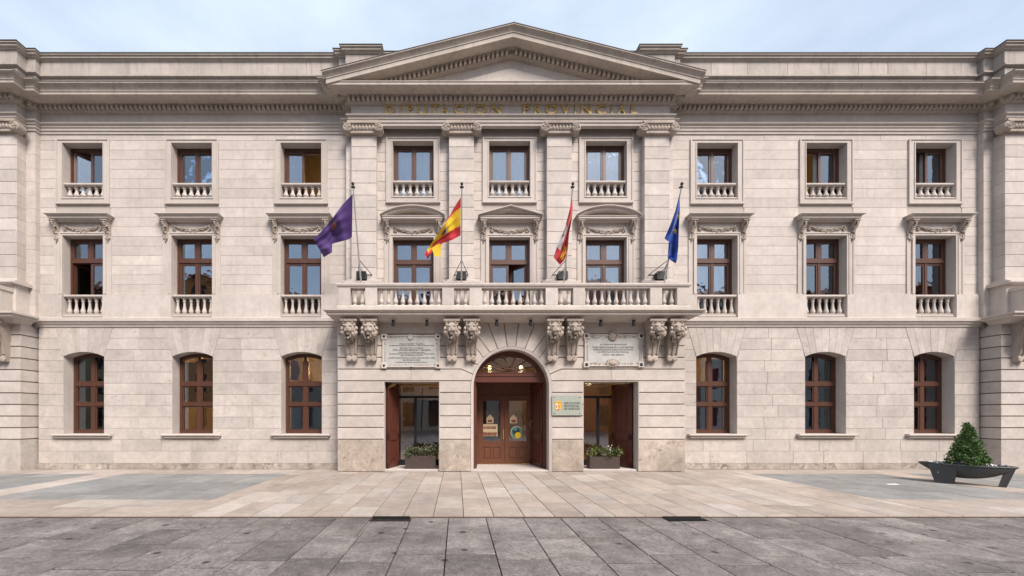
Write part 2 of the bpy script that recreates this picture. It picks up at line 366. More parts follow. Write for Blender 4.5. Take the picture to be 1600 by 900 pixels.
for xa, xb in ((AX - 17.4, -10.3), (-9.5, -4.86), (8.42, 12.1), (12.9, AX + 17.4)):
    n = max(1, round((xb - xa) / .8))
    for i in range(n):
        a, b = xa + (xb - xa) * i / n, xa + (xb - xa) * (i + 1) / n
        for y0, y1 in rows(-4.34, -.95, rnd.uniform(.4, 1.0), 1.0, .2): slab(fore, 'fore', a, b, y0, y1, 0, .013)
near, far = [], []
GAPS = [(-1.42, -.76, -5.84), (3.40, 4.06, -5.84)]           # openings of the kerb drain
for k in range(-32, 46):
    a, b = -.14 + .617 * k, -.14 + .617 * (k + 1)
    for y0, y1 in rows(-9.6, KERB_Y - .012, rnd.uniform(.3, .85), .78, .17): (near if -13.5 < a < 16.5 and y1 > -8.9 else far).append((a, b, y0, y1))
near.sort(key=lambda s: abs((s[0] + s[1]) / 2 - 1.0)); far += near[298:]; near = near[:298]
def cut_slab(a, b, y0, y1):
    for g0, g1, gy in GAPS:
        if y1 > gy and b > g0 and a < g1:
            o = []
            if a < g0: o.append((a, g0, y0, y1)) if g0 - a > .04 else None
            if b > g1: o.append((g1, b, y0, y1)) if b - g1 > .04 else None
            return o + [(max(a, g0), min(b, g1), y0, gy)]
    return [(a, b, y0, y1)]
for s in near:
    for q in cut_slab(*s): slab(road, 'gran', *q, -.028, .013)
fm = MB()
for a, b, y0, y1 in far: fm.box(a + .007, b - .007, y0 + .007, y1 - .007, -.08, -.028 + rnd.uniform(-.002, .002))
for k in range(-40, 41):
    for j in range(14): fm.box(k * 1.2 + .008, k * 1.2 + 1.192, -9.62 - 2 * j - 1.99, -9.62 - 2 * j, -.08, -.029 + rnd.uniform(-.002, .002))
o = fm.build('granite_setts', 'gran', road); o['kind'] = 'stuff'

# ================================================================ PALACE
palace = thing('palace', (AX, 0, 0), 'three-storey pale limestone palace with pediment, pilasters, stone balcony and arched entrance', 'building')
WX = [6.488, 9.893, 13.295]; BAY = 2.98; HW = .635
ZJ = [.958 + .35 * k for k in range(10)]                     # joints of the banded ground floor
ashlar_n = 0
# ---- wings
for sgn in (-1, 1):
    xa, xb = (AX - 14.7, AX - 5.0) if sgn < 0 else (AX + 5.0, AX + 14.7)
    wx = [AX + sgn * w for w in WX]
    ops = []
    for w in wx: ops += [(w - HW, w + HW, 1.10, 3.665), (w - HW, w + HW, 4.86, 7.29), (w - HW, w + HW, 8.46, 10.17)]
    mb = MB(); wall_grid(mb, xa, xb, -.1, 12.6, .012, .55, ops); wing = mb.build('wing_wall', 'joint', palace)
    # reveals in stone, lining every opening
    for a, b, z0, z1 in ops:
        lin = MB()
        lin.box(a - .02, a + .002, .0125, .40, z0, z1); lin.box(b - .002, b + .02, .0125, .40, z0, z1)
        lin.box(a - .02, b + .02, .0125, .40, z1 - .002, z1 + .02); lin.box(a - .02, b + .02, .0125, .40, z0 - .02, z0 + .003)
        lin.build('window_reveal', 'trim', wing)
    zs = [.0, .18, .56, .92] + [.92 + .3521 * k for k in range(1, 11)]
    zs = zs[:-1] + [4.45]; FAN = .30
    for i, (z0, z1) in enumerate(zip(zs, zs[1:])):
        cuts = []
        for w in wx:
            if z1 > 1.0 and z0 < 3.40: cuts.append((w - HW, w + HW))
            elif z0 >= 3.40: cuts.append((w - HW, w + HW))
        proud = .035 if i == 0 else 0
        for a, b in spans(xa, xb, cuts):
            for p, q in split(a, b, 1.15, rnd):
                e0, e1 = (FAN * max(0, z0 - 3.52), FAN * max(0, z1 - 3.52)) if z0 > 1.0 else (0, 0); l_, r_ = any(abs(p - c_[1]) < .01 for c_ in cuts), any(abs(q - c_[0]) < .01 for c_ in cuts)
                pl = [(p + .002 + e0 * l_, z0 + .002), (q - .002 - e0 * r_, z0 + .003), (q - .002 - e1 * r_, z1 - .003), (p + .002 + e1 * l_, z1 - .003)]
                m_ = MB(); m_.cprism(pl, -proud - rnd.uniform(0, .003), .05, .006); m_.build('base_block', 'foot' if i == 0 else 'base', wing)
    i0 = [z for z in zs if z > 3.3][0]
    for w in wx:                                             # fan of stones over each segmental head
        zlow = [z for z in zs if z < 3.43][-1]; h = .145; rad = (HW ** 2 + h ** 2) / (2 * h); czz = 3.665 - rad
        zt = 4.45
        cols = [-1, -.72, -.44, -.15, .15, .44, .72, 1]
        bot = []
        for c_ in cols: bot.append((w + c_ * HW, czz + math.sqrt(max(rad ** 2 - (c_ * HW) ** 2, 0))))
        n_ = len([z for z in zs if z >= 3.40]) - 1
        wid = [w + c_ * (HW + FAN * (4.45 - 3.52) - .002) for c_ in cols]
        for k in range(7):
            m_ = MB(); m_.cprism([(bot[k][0] + .001, bot[k][1]), (bot[k + 1][0] - .001, bot[k + 1][1]), (wid[k + 1] - .0015, zt), (wid[k] + .0015, zt)], -.002 - rnd.uniform(0, .003), .36, .004); m_.build('voussoir', 'base', wing)
    zs = [5.47 + .3 * k for k in range(17)] + [10.45]
    for i, (z0, z1) in enumerate(zip(zs, zs[1:])):
        cuts = []
        for w in wx:
            if z0 < 7.89: cuts.append((w - .86, w + .86)) if z1 > 7.05 else cuts.append((w - .84, w + .84))
            elif z1 > 8.33 and z0 < 10.27: cuts.append((w - .82, w + .82))
        for a, b in spans(xa, xb, cuts):
            for p, q in split(a, b, 1.5, rnd):
                m_ = MB(); m_.cbox(p + .0015, q - .0015, z0 + .002, z1 - .002, -rnd.uniform(0, .004), .05, .004); m_.build('ashlar_block', 'ashlar', wing); ashlar_n += 1
    # smooth course between the first-floor balustrades
    for a, b in spans(xa, xb, [(w - HW, w + HW) for w in wx]):
        dado = MB(); dado.box(a, b, -.05, .1, 4.70, 5.44); dado.cbox(a, b, 5.44, 5.468, -.035, .1, .01); dado.build('dado_panel', 'ashlar', wing)
    # ---- pavilion at the end of the wing
    def XX(d): return AX + sgn * d
    mb = MB(); mb.box(XX(14.785), XX(19), -.415, 3, -.1, 4.5); mb.box(XX(14.67), XX(19), -.115, 3, 4.4, 12.4); mb.box(XX(14.95), XX(19), -.25, 3, 4.4, 12.4)
    pavw = mb.build('pavilion_wall', 'mortar', palace)
    zz = [0] + ZJ + [4.45]
    for z0, z1 in zip(zz, zz[1:]):
        for k, (p, q) in enumerate(((14.76, 16.4), (16.4, 18.9))):
            m_ = MB(); x0, x1 = sorted((XX(p), XX(q))); c = .016
            m_.box(x0 + (.0 if k == 0 else .003), x1 - .003, -.44, .3, z0 + (.017 if z0 else 0), z1 - .017)
            o = m_.build('rusticated_block', 'base' if z0 == 0 else 'rustic', pavw)
    sh = MB(); x0, x1 = sorted((XX(14.64), XX(14.95))); zz = [4.7 + .42 * k for k in range(14)] + [10.47]
    for z0, z1 in zip(zz, zz[1:]): sh.box(x0, x1, -.14, .1, z0 + .003, z1 - .003)
    sh.build('corner_strip', 'ashlar', pavw)
    wal = MB(); x0, x1 = sorted((XX(15.7), XX(18.9)))
    for z0, z1 in zip(zz, zz[1:]): wal.box(x0, x1, -.28, .1, z0 + .003, z1 - .003)
    wal.build('pavilion_facing', 'ashlar', pavw)
    bal = MB()                                               # end of the pavilion's own balcony
    pth = [(XX(14.76), -.2), (XX(14.76), -.62), (XX(18.9), -.62)]
    if sgn < 0: pth = pth[::-1]
    bal.sweep(pth, [(-.4, 4.43), (.0, 4.43), (.06, 4.45), (.12, 4.52), (.2, 4.55), (.26, 4.56), (.26, 4.62), (.32, 4.64), (.32, 4.69), (-.4, 4.70)])
    x0, x1 = sorted((XX(14.93), XX(15.4))); bal.box(x0, x1, -.82, -.1, 4.7, 5.36); x0, x1 = sorted((XX(14.9), XX(15.45))); bal.box(x0, x1, -.85, -.1, 5.36, 5.47)
    x0, x1 = sorted((XX(15.4), XX(18.9))); bal.box(x0, x1, -.8, -.6, 4.7, 5.38); bal.box(x0, x1, -.83, -.57, 5.38, 5.46)
    recalc(bal.build('pavilion_balcony', 'trim', pavw))

# ---- central block
OP2 = [(AX + d - HW, AX + d + HW, 8.43, 10.14) for d in (-BAY, 0, BAY)]; OP1 = [(AX + d - HW, AX + d + HW, 4.75, 7.18) for d in (-BAY, 0, BAY)]
mb = MB(); wall_grid(mb, AX - 5.02, AX + 5.02, 4.3, 12.6, -.108, .55, OP1 + OP2); cw = mb.build('central_wall', 'joint', palace)
for a, b, z0, z1 in OP1 + OP2:
    lin = MB()
    lin.box(a - .02, a + .002, -.1075, .30, z0, z1); lin.box(b - .002, b + .02, -.1075, .30, z0, z1); lin.box(a - .02, b + .02, -.1075, .30, z1 - .002, z1 + .02); lin.box(a - .02, b + .02, -.1075, .30, z0 - .02, z0 + .003)
    lin.build('window_reveal', 'trim', cw)
zs = [4.72 + .3 * k for k in range(19)] + [10.46]
for z0, z1 in zip(zs, zs[1:]):
    for d in (-BAY, 0, BAY):
        a0, b0 = AX + d - 1.11, AX + d + 1.11; cuts = []
        if z0 < 7.7: cuts.append((AX + d - .86, AX + d + .86))
        elif 8.28 < z1 and z0 < 10.25: cuts.append((AX + d - .83, AX + d + .83))
        for a, b in spans(a0, b0, cuts):
            for p, q in split(a, b, 1.3, rnd):
                m_ = MB(); m_.cbox(p + .002, q - .002, z0 + .0035, z1 - .0035, -.12 - rnd.uniform(0, .003), -.06, .005); m_.build('wall_block', 'ashlar', cw)
rs = MB()
for s_ in (-1, 1):
    x0, x1 = sorted((AX + s_ * 4.8, AX + s_ * 5.04))
    for z0, z1 in zip(zs, zs[1:]): rs.box(x0, x1, -.17, .1, z0 + .003, z1 - .003)
rs.build('corner_strip', 'ashlar', cw)
# ---- pilasters
cap = MB()
cap.box(-.40, .40, -.10, .12, .0, .05); cap.box(-.38, .38, -.085, .12, .05, .22)
for k in range(7): cap.ball((-.30 + .1 * k, -.095, .16), (.042, .04, .075), 8, 6)          # egg and dart
for k in range(6): cap.box(-.258 + .1 * k, -.242 + .1 * k, -.115, -.08, .09, .2)
cap.box(-.50, .50, -.12, .12, .235, .27); cap.box(-.47, .47, -.15, .12, .27, .30); cap.box(-.47, .47, -.135, .12, .30, .365)
for s_ in (-1, 1):                                           # volutes: spiral ridge on a drum
    c = (s_ * .47, -.05, .125)
    cap.lathe([(.135, -.12), (.135, .10), (.11, .115), (0.001, .115)], c, 20, 'y')
    pts = [(c[0] + s_ * (.125 - .10 * t / 26) * math.cos(t * .52 + 1.5), -.168, c[2] + (.125 - .10 * t / 26) * math.sin(t * .52 + 1.5)) for t in range(27)]
    cap.tube(pts, .021, 6); cap.ball((c[0], -.17, c[2]), .032, 8, 6)
capm = cap.mesh('capital', 'carve', False)
def pilaster(xc, yf, parent_wall_y, half=.38, clip=None):
    pil = thing('pilaster', (xc, yf, 4.7), parent=palace)
    zz = [4.71, 5.62]; zz += [5.93 + .0 * k for k in range(0)]
    zs = [5.80 + .368 * k for k in range(13)]; zs[-1] = 10.22
    for z0, z1 in zip(zs, zs[1:]):
        m_ = MB(); m_.cbox(xc - half, xc + half, z0 + .003, z1 - .003, yf - rnd.uniform(0, .003), .1, .008); m_.build('pilaster_stone', 'ashlar', pil)
    b = MB(); b.box(xc - half - .1, xc + half + .1, yf - .10, .1, 4.71, 5.60); b.build('pedestal', 'ashlar', pil)
    b = MB(); b.cbox(xc - half - .20, xc + half + .20, 5.60, 5.70, yf - .24, .1, .03); b.cbox(xc - half - .07, xc + half + .07, 5.70, 5.80, yf - .07, .1, .03); b.build('pedestal_cap', 'trim', pil)
    inst('capital', capm, pil, (xc, yf, 10.2))
for d in (-4.46, -1.49, 1.49, 4.46): pilaster(AX + d, -.32, -.12)
for s_ in (-1, 1): pilaster(AX + s_ * 15.31, -.40, -.25)

# ---- entablature
HALF = [(4.84, -.34), (4.84, -.17), (5.04, -.17), (5.04, 0), (14.64, 0), (14.64, -.14), (14.92, -.14), (14.92, -.41), (18.9, -.41)]
full = [(AX - x, y) for x, y in HALF[::-1]] + [(AX + x, y) for x, y in HALF]
right = [(AX + x, y) for x, y in [(4.84, -.28)] + HALF[1:]]; left = [(AX - x, y) for x, y in ([(4.84, -.28)] + HALF[1:])[::-1]]
e = MB(); e.sweep(full, [(-.1, 10.45), (.03, 10.45), (.03, 10.53), (.055, 10.535), (.055, 10.62), (.08, 10.625), (.08, 10.68), (.09, 10.685), (.13, 10.705), (.14, 10.735), (.0, 10.74), (-.1, 10.745)])
recalc(e.build('architrave', 'trim', palace))
e = MB(); e.sweep(full, [(-.1, 10.70), (.0, 10.70), (.0, 11.100), (-.1, 11.100)]); recalc(e.build('frieze', 'ashlar', palace))
e = MB(); e.sweep(full, [(-.1, 11.085), (.0, 11.085), (.03, 11.090), (.05, 11.100), (.11, 11.110), (.11, 11.255), (.24, 11.260), (.27, 11.275), (-.1, 11.280)]); recalc(e.build('bed_moulding', 'corona', palace))
dn = MB()
def dentils(mb, x0, x1, yf, z0, z1, w=.078, gap=.067, slope=0, d=.09):
    n = int(abs(x1 - x0) / (w + gap)); st = (x1 - x0) / n
    for i in range(n):
        xc = x0 + st * (i + .5); dz = slope * xc if slope else 0
        mb.box(xc - w / 2, xc + w / 2, yf - d, yf + .02, z0 + dz, z1 + dz)
dentils(dn, AX - 4.94, AX + 4.94, -.34 - .11, 11.120, 11.252)
for s_ in (-1, 1):
    dentils(dn, AX + s_ * 5.18, AX + s_ * 14.50, -.11, 11.120, 11.252)
    dentils(dn, AX + s_ * 14.55, AX + s_ * 14.77, -.25, 11.120, 11.252); dentils(dn, AX + s_ * 14.82, AX + s_ * 18.9, -.52, 11.120, 11.252)
    for xx, ya, yb in ((5.05, -.44, -.22), (14.71, -.55, -.36)):
        n = max(1, int((yb - ya) / .145))
        for i in range(n):
            yc = ya + (yb - ya) * (i + .5) / n; xo = AX + s_ * (4.95 if xx < 10 else 14.81); x2 = AX + s_ * (5.04 if xx < 10 else 14.72); dn.box(xo, x2, yc - .037, yc + .037, 11.120, 11.252)
o = dn.build('dentil_band', 'corona', palace); o['kind'] = 'stuff'
e = MB(); e.sweep(full, [(-.1, 11.273), (.29, 11.273), (.31, 11.285), (.49, 11.285), (.49, 11.270), (.53, 11.270), (.53, 11.340), (.55, 11.345), (.55, 11.365), (-.1, 11.375)]); recalc(e.build('corona', 'corona', palace))
cy = [(-.1, 11.360), (.545, 11.367), (.56, 11.410), (.59, 11.450), (.63, 11.480), (.65, 11.505), (.66, 11.505), (.66, 11.540), (-.1, 11.580)]
for p_ in (left, right):
    e = MB(); e.sweep(p_, cy); recalc(e.build('cyma', 'weather', palace))
    e = MB(); e.sweep(p_, [(-.1, 11.583), (.67, 11.542), (.67, 11.552), (-.1, 11.610)]); recalc(e.build('flashing', 'lead', palace))
# ---- attic
AH = [(4.03, -.05), (4.03, -.27), (5.03, -.27), (5.03, -.14), (5.27, -.14), (5.27, 0), (14.64, 0), (14.64, -.14), (14.92, -.14), (14.92, -.40), (18.9, -.40)]
af = [(AX - x, y) for x, y in AH[::-1]] + [(AX + x, y) for x, y in AH]
e = MB(); e.sweep(af, [(-.2, 11.4), (.0, 11.4), (.0, 12.9), (-.2, 12.9)]); at = recalc(e.build('attic', 'attic', palace))
for s_ in (-1, 1):
    x = 5.3
    while x < 14.6:
        x2 = min(14.63, x + rnd.uniform(.75, 1.3)); x2 = 14.63 if 14.63 - x2 < .4 else x2
        a, b = sorted((AX + s_ * x, AX + s_ * x2)); m_ = MB(); m_.cbox(a + .003, b - .003, 12.31, 12.715, -.012 - rnd.uniform(0, .003), .05, .006); m_.build('attic_block', 'attic', at); x = x2
e = MB(); e.sweep(af, [(-.1, 12.19), (.02, 12.19), (.07, 12.225), (.07, 12.27), (.02, 12.30), (-.1, 12.305)]); recalc(e.build('attic_ledge', 'weather', at))
e = MB(); e.sweep(af, [(-.1, 12.71), (.03, 12.71), (.05, 12.75), (.1, 12.765), (.1, 12.81), (.14, 12.83), (.14, 12.86), (-.1, 12.87)]); recalc(e.build('attic_cap', 'corona', at))
e = MB(); e.sweep(af, [(-.1, 12.875), (.155, 12.864), (.155, 12.89), (-.4, 12.92)]); recalc(e.build('flashing', 'lead', at))
e = MB(); e.box(AX - 18.8, AX + 18.8, .05, 9, 12.5, 12.6); e.box(AX - 18.8, AX + 18.8, 8.6, 9, 0, 12.6); e.box(AX - 19, AX - 18.7, 0, 9, 0, 12.6); e.box(AX + 18.7, AX + 19, 0, 9, 0, 12.6); e.build('roof', 'lead', palace)
# ---- pediment
SL, APX, PHW = .250, 12.905, 5.5
ped = thing('pediment', (AX, -.34, 11.3), parent=palace)
def rake(prof, mat, name, hw=PHW, smooth=False):              # profile (y, dz below the ridge line), both slopes mitred at the apex
    mb = MB(); k = len(prof); vs = []
    for X in (-hw, 0, hw):
        for y, dz in prof: vs.append((AX + X, y, APX - SL * abs(X) + dz))
    fs = [(i * k + j, (i + 1) * k + j, (i + 1) * k + j + 1, i * k + j + 1) for i in (0, 1) for j in range(k - 1)] + [tuple(range(k)), tuple(range(3 * k - 1, 2 * k - 1, -1))]
    mb.add(vs, fs); return recalc(mb.build(name, mat, ped))
rake([(-.1, -.14), (-.918, -.14), (-.935, -.11), (-.965, -.07), (-1.0, -.04), (-1.02, -.03), (-1.02, 0), (-.1, .01)], 'weather', 'raking_cyma')
rake([(-.1, .006), (-1.03, .004), (-1.03, .02), (-.1, .03)], 'lead', 'flashing', PHW + .012)
rake([(-.1, -.27), (-.86, -.27), (-.86, -.285), (-.905, -.285), (-.905, -.17), (-.925, -.16), (-.925, -.135), (-.1, -.135)], 'corona', 'raking_corona', 5.41)
rake([(-.1, -.43), (-.40, -.43), (-.44, -.41), (-.50, -.41), (-.50, -.285), (-.6, -.28), (-.62, -.265), (-.1, -.265)], 'weather', 'raking_bed_moulding', 5.2)
d2 = MB()
for s_ in (-1, 1):
    n = 34
    for i in range(n):
        X = .07 + (4.75 - .07) * (i + .5) / n; zc = APX - SL * X; xx = AX + s_ * X
        z0, z1 = zc - .40, zc - .29
        if z0 < 11.38: continue
        q = .037; t = SL * q * s_
        d2.add([(xx - q, -.60, z0 + t), (xx + q, -.60, z0 - t), (xx + q, -.49, z0 - t), (xx - q, -.49, z0 + t), (xx - q, -.60, z1 + t), (xx + q, -.60, z1 - t), (xx + q, -.49, z1 - t), (xx - q, -.49, z1 + t)],
               [(0, 3, 2, 1), (4, 5, 6, 7), (0, 1, 5, 4), (1, 2, 6, 5), (2, 3, 7, 6), (3, 0, 4, 7)])
o = d2.build('raking_dentil_band', 'corona', ped); o['kind'] = 'stuff'
ty = MB(); ty.cprism([(AX - 5.0, 11.29), (AX + 5.0, 11.29), (AX, 12.6)], -.34, .1, .001); ty.build('tympanum', 'ashlar', ped)
ty = MB(); ty.cprism([(AX - 3.2, 11.34), (AX + 3.2, 11.34), (AX, 12.20)], -.40, -.3, .03); ty.build('tympanum_panel', 'ashlar', ped)

# ---- string course of the wings
SH = [(5.0, 0), (14.72, 0)]
for s_ in (-1, 1):
    p_ = [(AX + s_ * x, y) for x, y in SH]; p_ = p_[::s_]
    e = MB(); e.sweep(p_, [(-.1, 4.44), (.03, 4.44), (.04, 4.50), (.08, 4.53), (.09, 4.58), (.13, 4.60), (.13, 4.70), (.11, 4.715), (-.1, 4.74)]); recalc(e.build('string_course', 'trim', palace))

# ---- ground floor of the centre
ARC_R, ARC_Z = 1.21, 2.53
mb = MB(); wall_grid(mb, AX - 5.18, AX + 5.18, -.1, 4.45, -.493, .12, [(AX - ARC_R, AX + ARC_R, -.05, 3.745), (AX - BAY - .82, AX - BAY + .82, -.05, 2.69), (AX + BAY - .82, AX + BAY + .82, -.05, 2.69)])
base = mb.build('entrance_wall', 'mortar', palace)
lin = MB()
for d in (-BAY, BAY):
    a, b = AX + d - .82, AX + d + .82
    lin = MB(); lin.box(a - .02, a + .002, -.515, .12, 0, 2.69); lin.box(b - .002, b + .02, -.515, .12, 0, 2.69); lin.box(a - .02, b + .02, -.515, .12, 2.688, 2.70)
    lin.build('door_reveal', 'trim', base)
def A(t): return (ARC_R * math.cos(R(t)), ARC_Z + ARC_R * math.sin(R(t)))
def arcpts(t0, t1): n = max(1, int((t1 - t0) / 4)); return [A(t0 + (t1 - t0) * i / n) for i in range(n + 1)]
OUT = 5.2; YF = -.52
def rblock(pts, s_, mat='rustic', yb=-.3, name='rusticated_block'):
    q = [(AX + s_ * x, z) for x, z in pts]
    m_ = MB(); m_.cprism(q, YF - rnd.uniform(0, .003), yb, .012); m_.build(name, mat, base)
g_ = .012
for s_ in (-1, 1):
    for z0, z1 in zip([0] + ZJ[:4], ZJ[:5]):
        zb = z0 + (g_ if z0 else 0)
        rblock([(BAY + .82, zb), (OUT, zb), (OUT, z1 - g_), (BAY + .82, z1 - g_)], s_, 'plinth' if z0 == 0 else 'rustic', .1)
        rblock([(ARC_R, zb), (BAY - .82, zb), (BAY - .82, z1 - g_), (ARC_R, z1 - g_)], s_, 'plinth' if z0 == 0 else 'rustic', .1)
    z0, z1 = ZJ[4], ZJ[5]; t5 = math.degrees(math.asin((z1 - ARC_Z) / ARC_R))
    rblock([(BAY + .82, z0 + g_), (OUT, z0 + g_), (OUT, z1 - g_), (BAY + .82, z1 - g_)], s_, yb=.1)
    rblock([(ARC_R, z0 + g_), (BAY - .82, z0 + g_), (BAY - .82, z1 - g_)] + [(x, z - g_) for x, z in arcpts(0, t5)[::-1]], s_, yb=.1)
    TH = [t5, 18, 33, 46, 58, 70, 84, 96]; BEND = [None, (1.5, ZJ[6]), (1.44, ZJ[7]), (1.1, ZJ[8]), (1.05, ZJ[9]), (.70, 4.445), (.22, 4.445)]
    for k in range(6):
        inn = arcpts(TH[k], TH[k + 1]); lo, hi = BEND[k], BEND[k + 1]; top = 4.445 if k >= 4 else ZJ[6 + k] - g_
        inn = [(x, z + (g_ if i == 0 else -g_ if i == len(inn) - 1 else 0)) for i, (x, z) in enumerate(inn)]
        if k < 4: pts = [(OUT, ZJ[5 + k] + g_)] + ([(lo[0], lo[1] + g_)] if lo else []) + inn + [(hi[0], hi[1] - g_), (OUT, ZJ[6 + k] - g_)]
        elif k == 4: pts = [(OUT, ZJ[9] + g_), (lo[0], lo[1] + g_)] + inn + [(hi[0] + g_, hi[1]), (OUT, 4.445)]
        else: pts = [(lo[0] - g_, lo[1])] + [(x - .01, z) for x, z in inn[:1]] + inn[1:-1] + [(inn[-1][0] + .012, inn[-1][1] + g_)] + [(hi[0] + g_, hi[1])]
        if k < 3:                                            # break the long lintel courses into stones, the first one following the arch
            xc = 3.0 + .7 * (k % 2)
            rblock([(xc, ZJ[5 + k] + g_)] + pts[1:-1] + [(xc, ZJ[6 + k] - g_)], s_, yb=.1, name='voussoir')
            rblock([(xc + .002, ZJ[5 + k] + g_), (OUT, ZJ[5 + k] + g_), (OUT, ZJ[6 + k] - g_), (xc + .002, ZJ[6 + k] - g_)], s_)
        else: rblock(pts, s_, yb=.1, name='voussoir')
kt = arcpts(84, 96); rblock([(kt[0][0] - .012, kt[0][1])] + kt[1:-1] + [(kt[-1][0] + .012, kt[-1][1]), (-.22 + g_, 4.445), (.22 - g_, 4.445)], 1, yb=.1, name='voussoir')
# archivolt bead round the door
ar = MB(); ring = [(ARC_R, 0.0)] + [A(180 * i / 28) for i in range(29)] + [(-ARC_R, 0.0)]; rin = [(1.13, 0.0)] + [(1.13 * math.cos(math.pi * i / 28), ARC_Z + 1.13 * math.sin(math.pi * i / 28)) for i in range(29)] + [(-1.13, 0.0)]
for i in range(len(ring) - 1):
    (a, b), (c, d), (e_, f_), (g2, h2) = ring[i], ring[i + 1], rin[i], rin[i + 1]
    ya, yb = -.535, .10
    ar.add([(AX + a, ya, b), (AX + c, ya, d), (AX + g2, ya + .02, h2), (AX + e_, ya + .02, f_), (AX + a, -.4, b), (AX + c, -.4, d), (AX + g2, yb, h2), (AX + e_, yb, f_)], [(0, 1, 2, 3), (0, 4, 5, 1), (2, 6, 7, 3)])
recalc(ar.build('archivolt', 'trim', base))

# ---- balusters, balustrades
def bal_prof(h, r):
    q = [(.95, 0), (.95, .085), (.62, .09), (.55, .12), (.80, .15), (1.0, .22), (.98, .29), (.72, .40), (.52, .55), (.46, .70), (.50, .76), (.72, .78), (.72, .82), (.52, .84), (.62, .90), (.9, .915), (.9, 1.0)]
    return [(r * a, h * b) for a, b in q]
b1 = MB(); b1.lathe(bal_prof(.49, .068), seg=12); BAL1 = b1.mesh('baluster', 'trim', False)
b2 = MB(); b2.lathe(bal_prof(.40, .082), seg=12); BAL2 = b2.mesh('baluster', 'trim', False)
b3 = MB(); b3.lathe(bal_prof(.445, .074), seg=12); BAL3 = b3.mesh('baluster', 'trim', False)
balc = thing('balcony', (AX, -.8, 4.5), parent=palace)
s = MB(); s.sweep([(AX - 5.0, -.2), (AX - 5.0, -.74), (AX + 5.0, -.74), (AX + 5.0, -.2)], [(-.6, 4.44), (.0, 4.44), (.06, 4.45), (.14, 4.51), (.2, 4.545), (.28, 4.55), (.34, 4.55), (.34, 4.61), (.38, 4.62), (.41, 4.65), (.42, 4.655), (.42, 4.685), (.2, 4.70), (-.6, 4.70)])
s.box(AX - 4.9, AX + 4.9, -.72, -.1, 4.4405, 4.69); recalc(s.build('slab', 'trim', balc))
s = MB(); s.sweep([(AX - 4.80, -.12), (AX - 4.80, -.74), (AX + 4.80, -.74), (AX + 4.80, -.12)], [(.0, 4.69), (.27, 4.69), (.27, 4.80), (.24, 4.835), (.23, 4.845), (.03, 4.845), (0, 4.69)]); recalc(s.build('plinth', 'trim', balc))
s = MB(); s.sweep([(AX - 4.80, -.12), (AX - 4.80, -.74), (AX + 4.80, -.74), (AX + 4.80, -.12)], [(.02, 5.33), (.24, 5.33), (.25, 5.37), (.28, 5.39), (.29, 5.44), (.27, 5.47), (-.02, 5.47), (-.02, 5.38), (.02, 5.33)]); recalc(s.build('rail', 'trim', balc))
for x0, x1 in ((4.69, 5.03), (3.92, 4.26), (1.71, 2.05), (.92, 1.27)):
    for s_ in (-1, 1):
        p_ = MB(); a, b = sorted((AX + s_ * x0, AX + s_ * x1)); p_.cbox(a, b, 4.84, 5.34, -.985, -.75, .006); p_.build('post', 'ashlar', balc)
for s_ in (-1, 1):
    p_ = MB(); a, b = sorted((AX + s_ * 4.82, AX + s_ * 5.02)); p_.box(a, b, -.35, -.12, 4.84, 5.34); p_.build('post', 'ashlar', balc)
    for y in (-.45, -.58, -.70): inst('baluster', BAL1, balc, (AX + s_ * 4.92, y, 4.843))
    for n, x0, x1 in ((2, 4.26, 4.69), (9, 2.05, 3.92), (2, 1.27, 1.71)):
        for i in range(n): inst('baluster', BAL1, balc, (AX + s_ * (x0 + (x1 - x0) * (i + .5) / n), -.87, 4.843))
for i in range(9): inst('baluster', BAL1, balc, (AX - .92 + 1.84 * (i + .5) / 9, -.87, 4.843))
def balustrade(xc, yc, z0, z1, me, mh, top):
    b = thing('window_balustrade', (xc, yc, z0), parent=palace)
    r = MB(); r.cbox(xc - HW + .002, xc + HW - .002, z1 - .075, z1, yc - .115, yc + .1, .02); r.build('rail', 'trim', b)
    r = MB(); r.cbox(xc - HW + .002, xc + HW - .002, z0, z0 + .04, yc - .11, yc + .1, .008); r.build('base', 'trim', b)
    for i in range(6): inst('baluster', me, b, (xc - HW + .005 + (2 * HW - .01) * (i + .5) / 6, yc, z0 + .035), scale=(1, 1, (z1 - .07 - z0 - .035) / mh))
for s_ in (-1, 1):
    for w in WX:
        balustrade(AX + s_ * w, .10, 4.76, 5.45, BAL1, .49, 0); balustrade(AX + s_ * w, .11, 8.464, 8.95, BAL2, .40, 0)
for d in (-BAY, 0, BAY): balustrade(AX + d, -.01, 8.434, 8.95, BAL2, .40, 0)

# ---- lion corbels under the balcony
cb = MB(); w_ = .19
prof = [(0, -1.16), (-.09, -1.17), (-.15, -1.10), (-.14, -1.03), (-.12, -.98), (-.14, -.95), (-.17, -.80), (-.21, -.62), (-.27, -.45), (-.36, -.25), (-.40, -.12), (-.40, -.06), (0, -.06)]
def taper(z): return w_ * (.72 + .28 * min(1, max(0, (z + 1.17) / .75)))
n = len(prof); vs = [(-taper(z), y, z) for y, z in prof] + [(taper(z), y, z) for y, z in prof]
cb.add(vs, [tuple(range(n)), tuple(range(2 * n - 1, n - 1, -1))] + [(i, n + i, n + (i + 1) % n, (i + 1) % n) for i in range(n)])
cb.box(-.24, .24, -.48, 0, -.06, 0.0); cb.box(-.215, .215, -.45, 0, -.10, -.06)
for s_ in (-1, 1):
    cb.tube([(s_ * taper(z) * .82, y - .012, z) for y, z in prof[4:9]], .022, 6); cb.lathe([(.075, -.02), (.075, .02), (.05, .03), (.001, .03)], (s_ * .08, -.13, -1.1), 10, 'y')
for i in range(7): cb.ball((0, -.15 - .012 * i, -.97 + .058 * i), (.034, .03, .027), 6, 4)
cb.box(-.12, .12, -.255, -.1, -.60, -.565)
cbo = cb.mesh('corbel', 'carve')
lh = MB(); rl = random.Random(5)
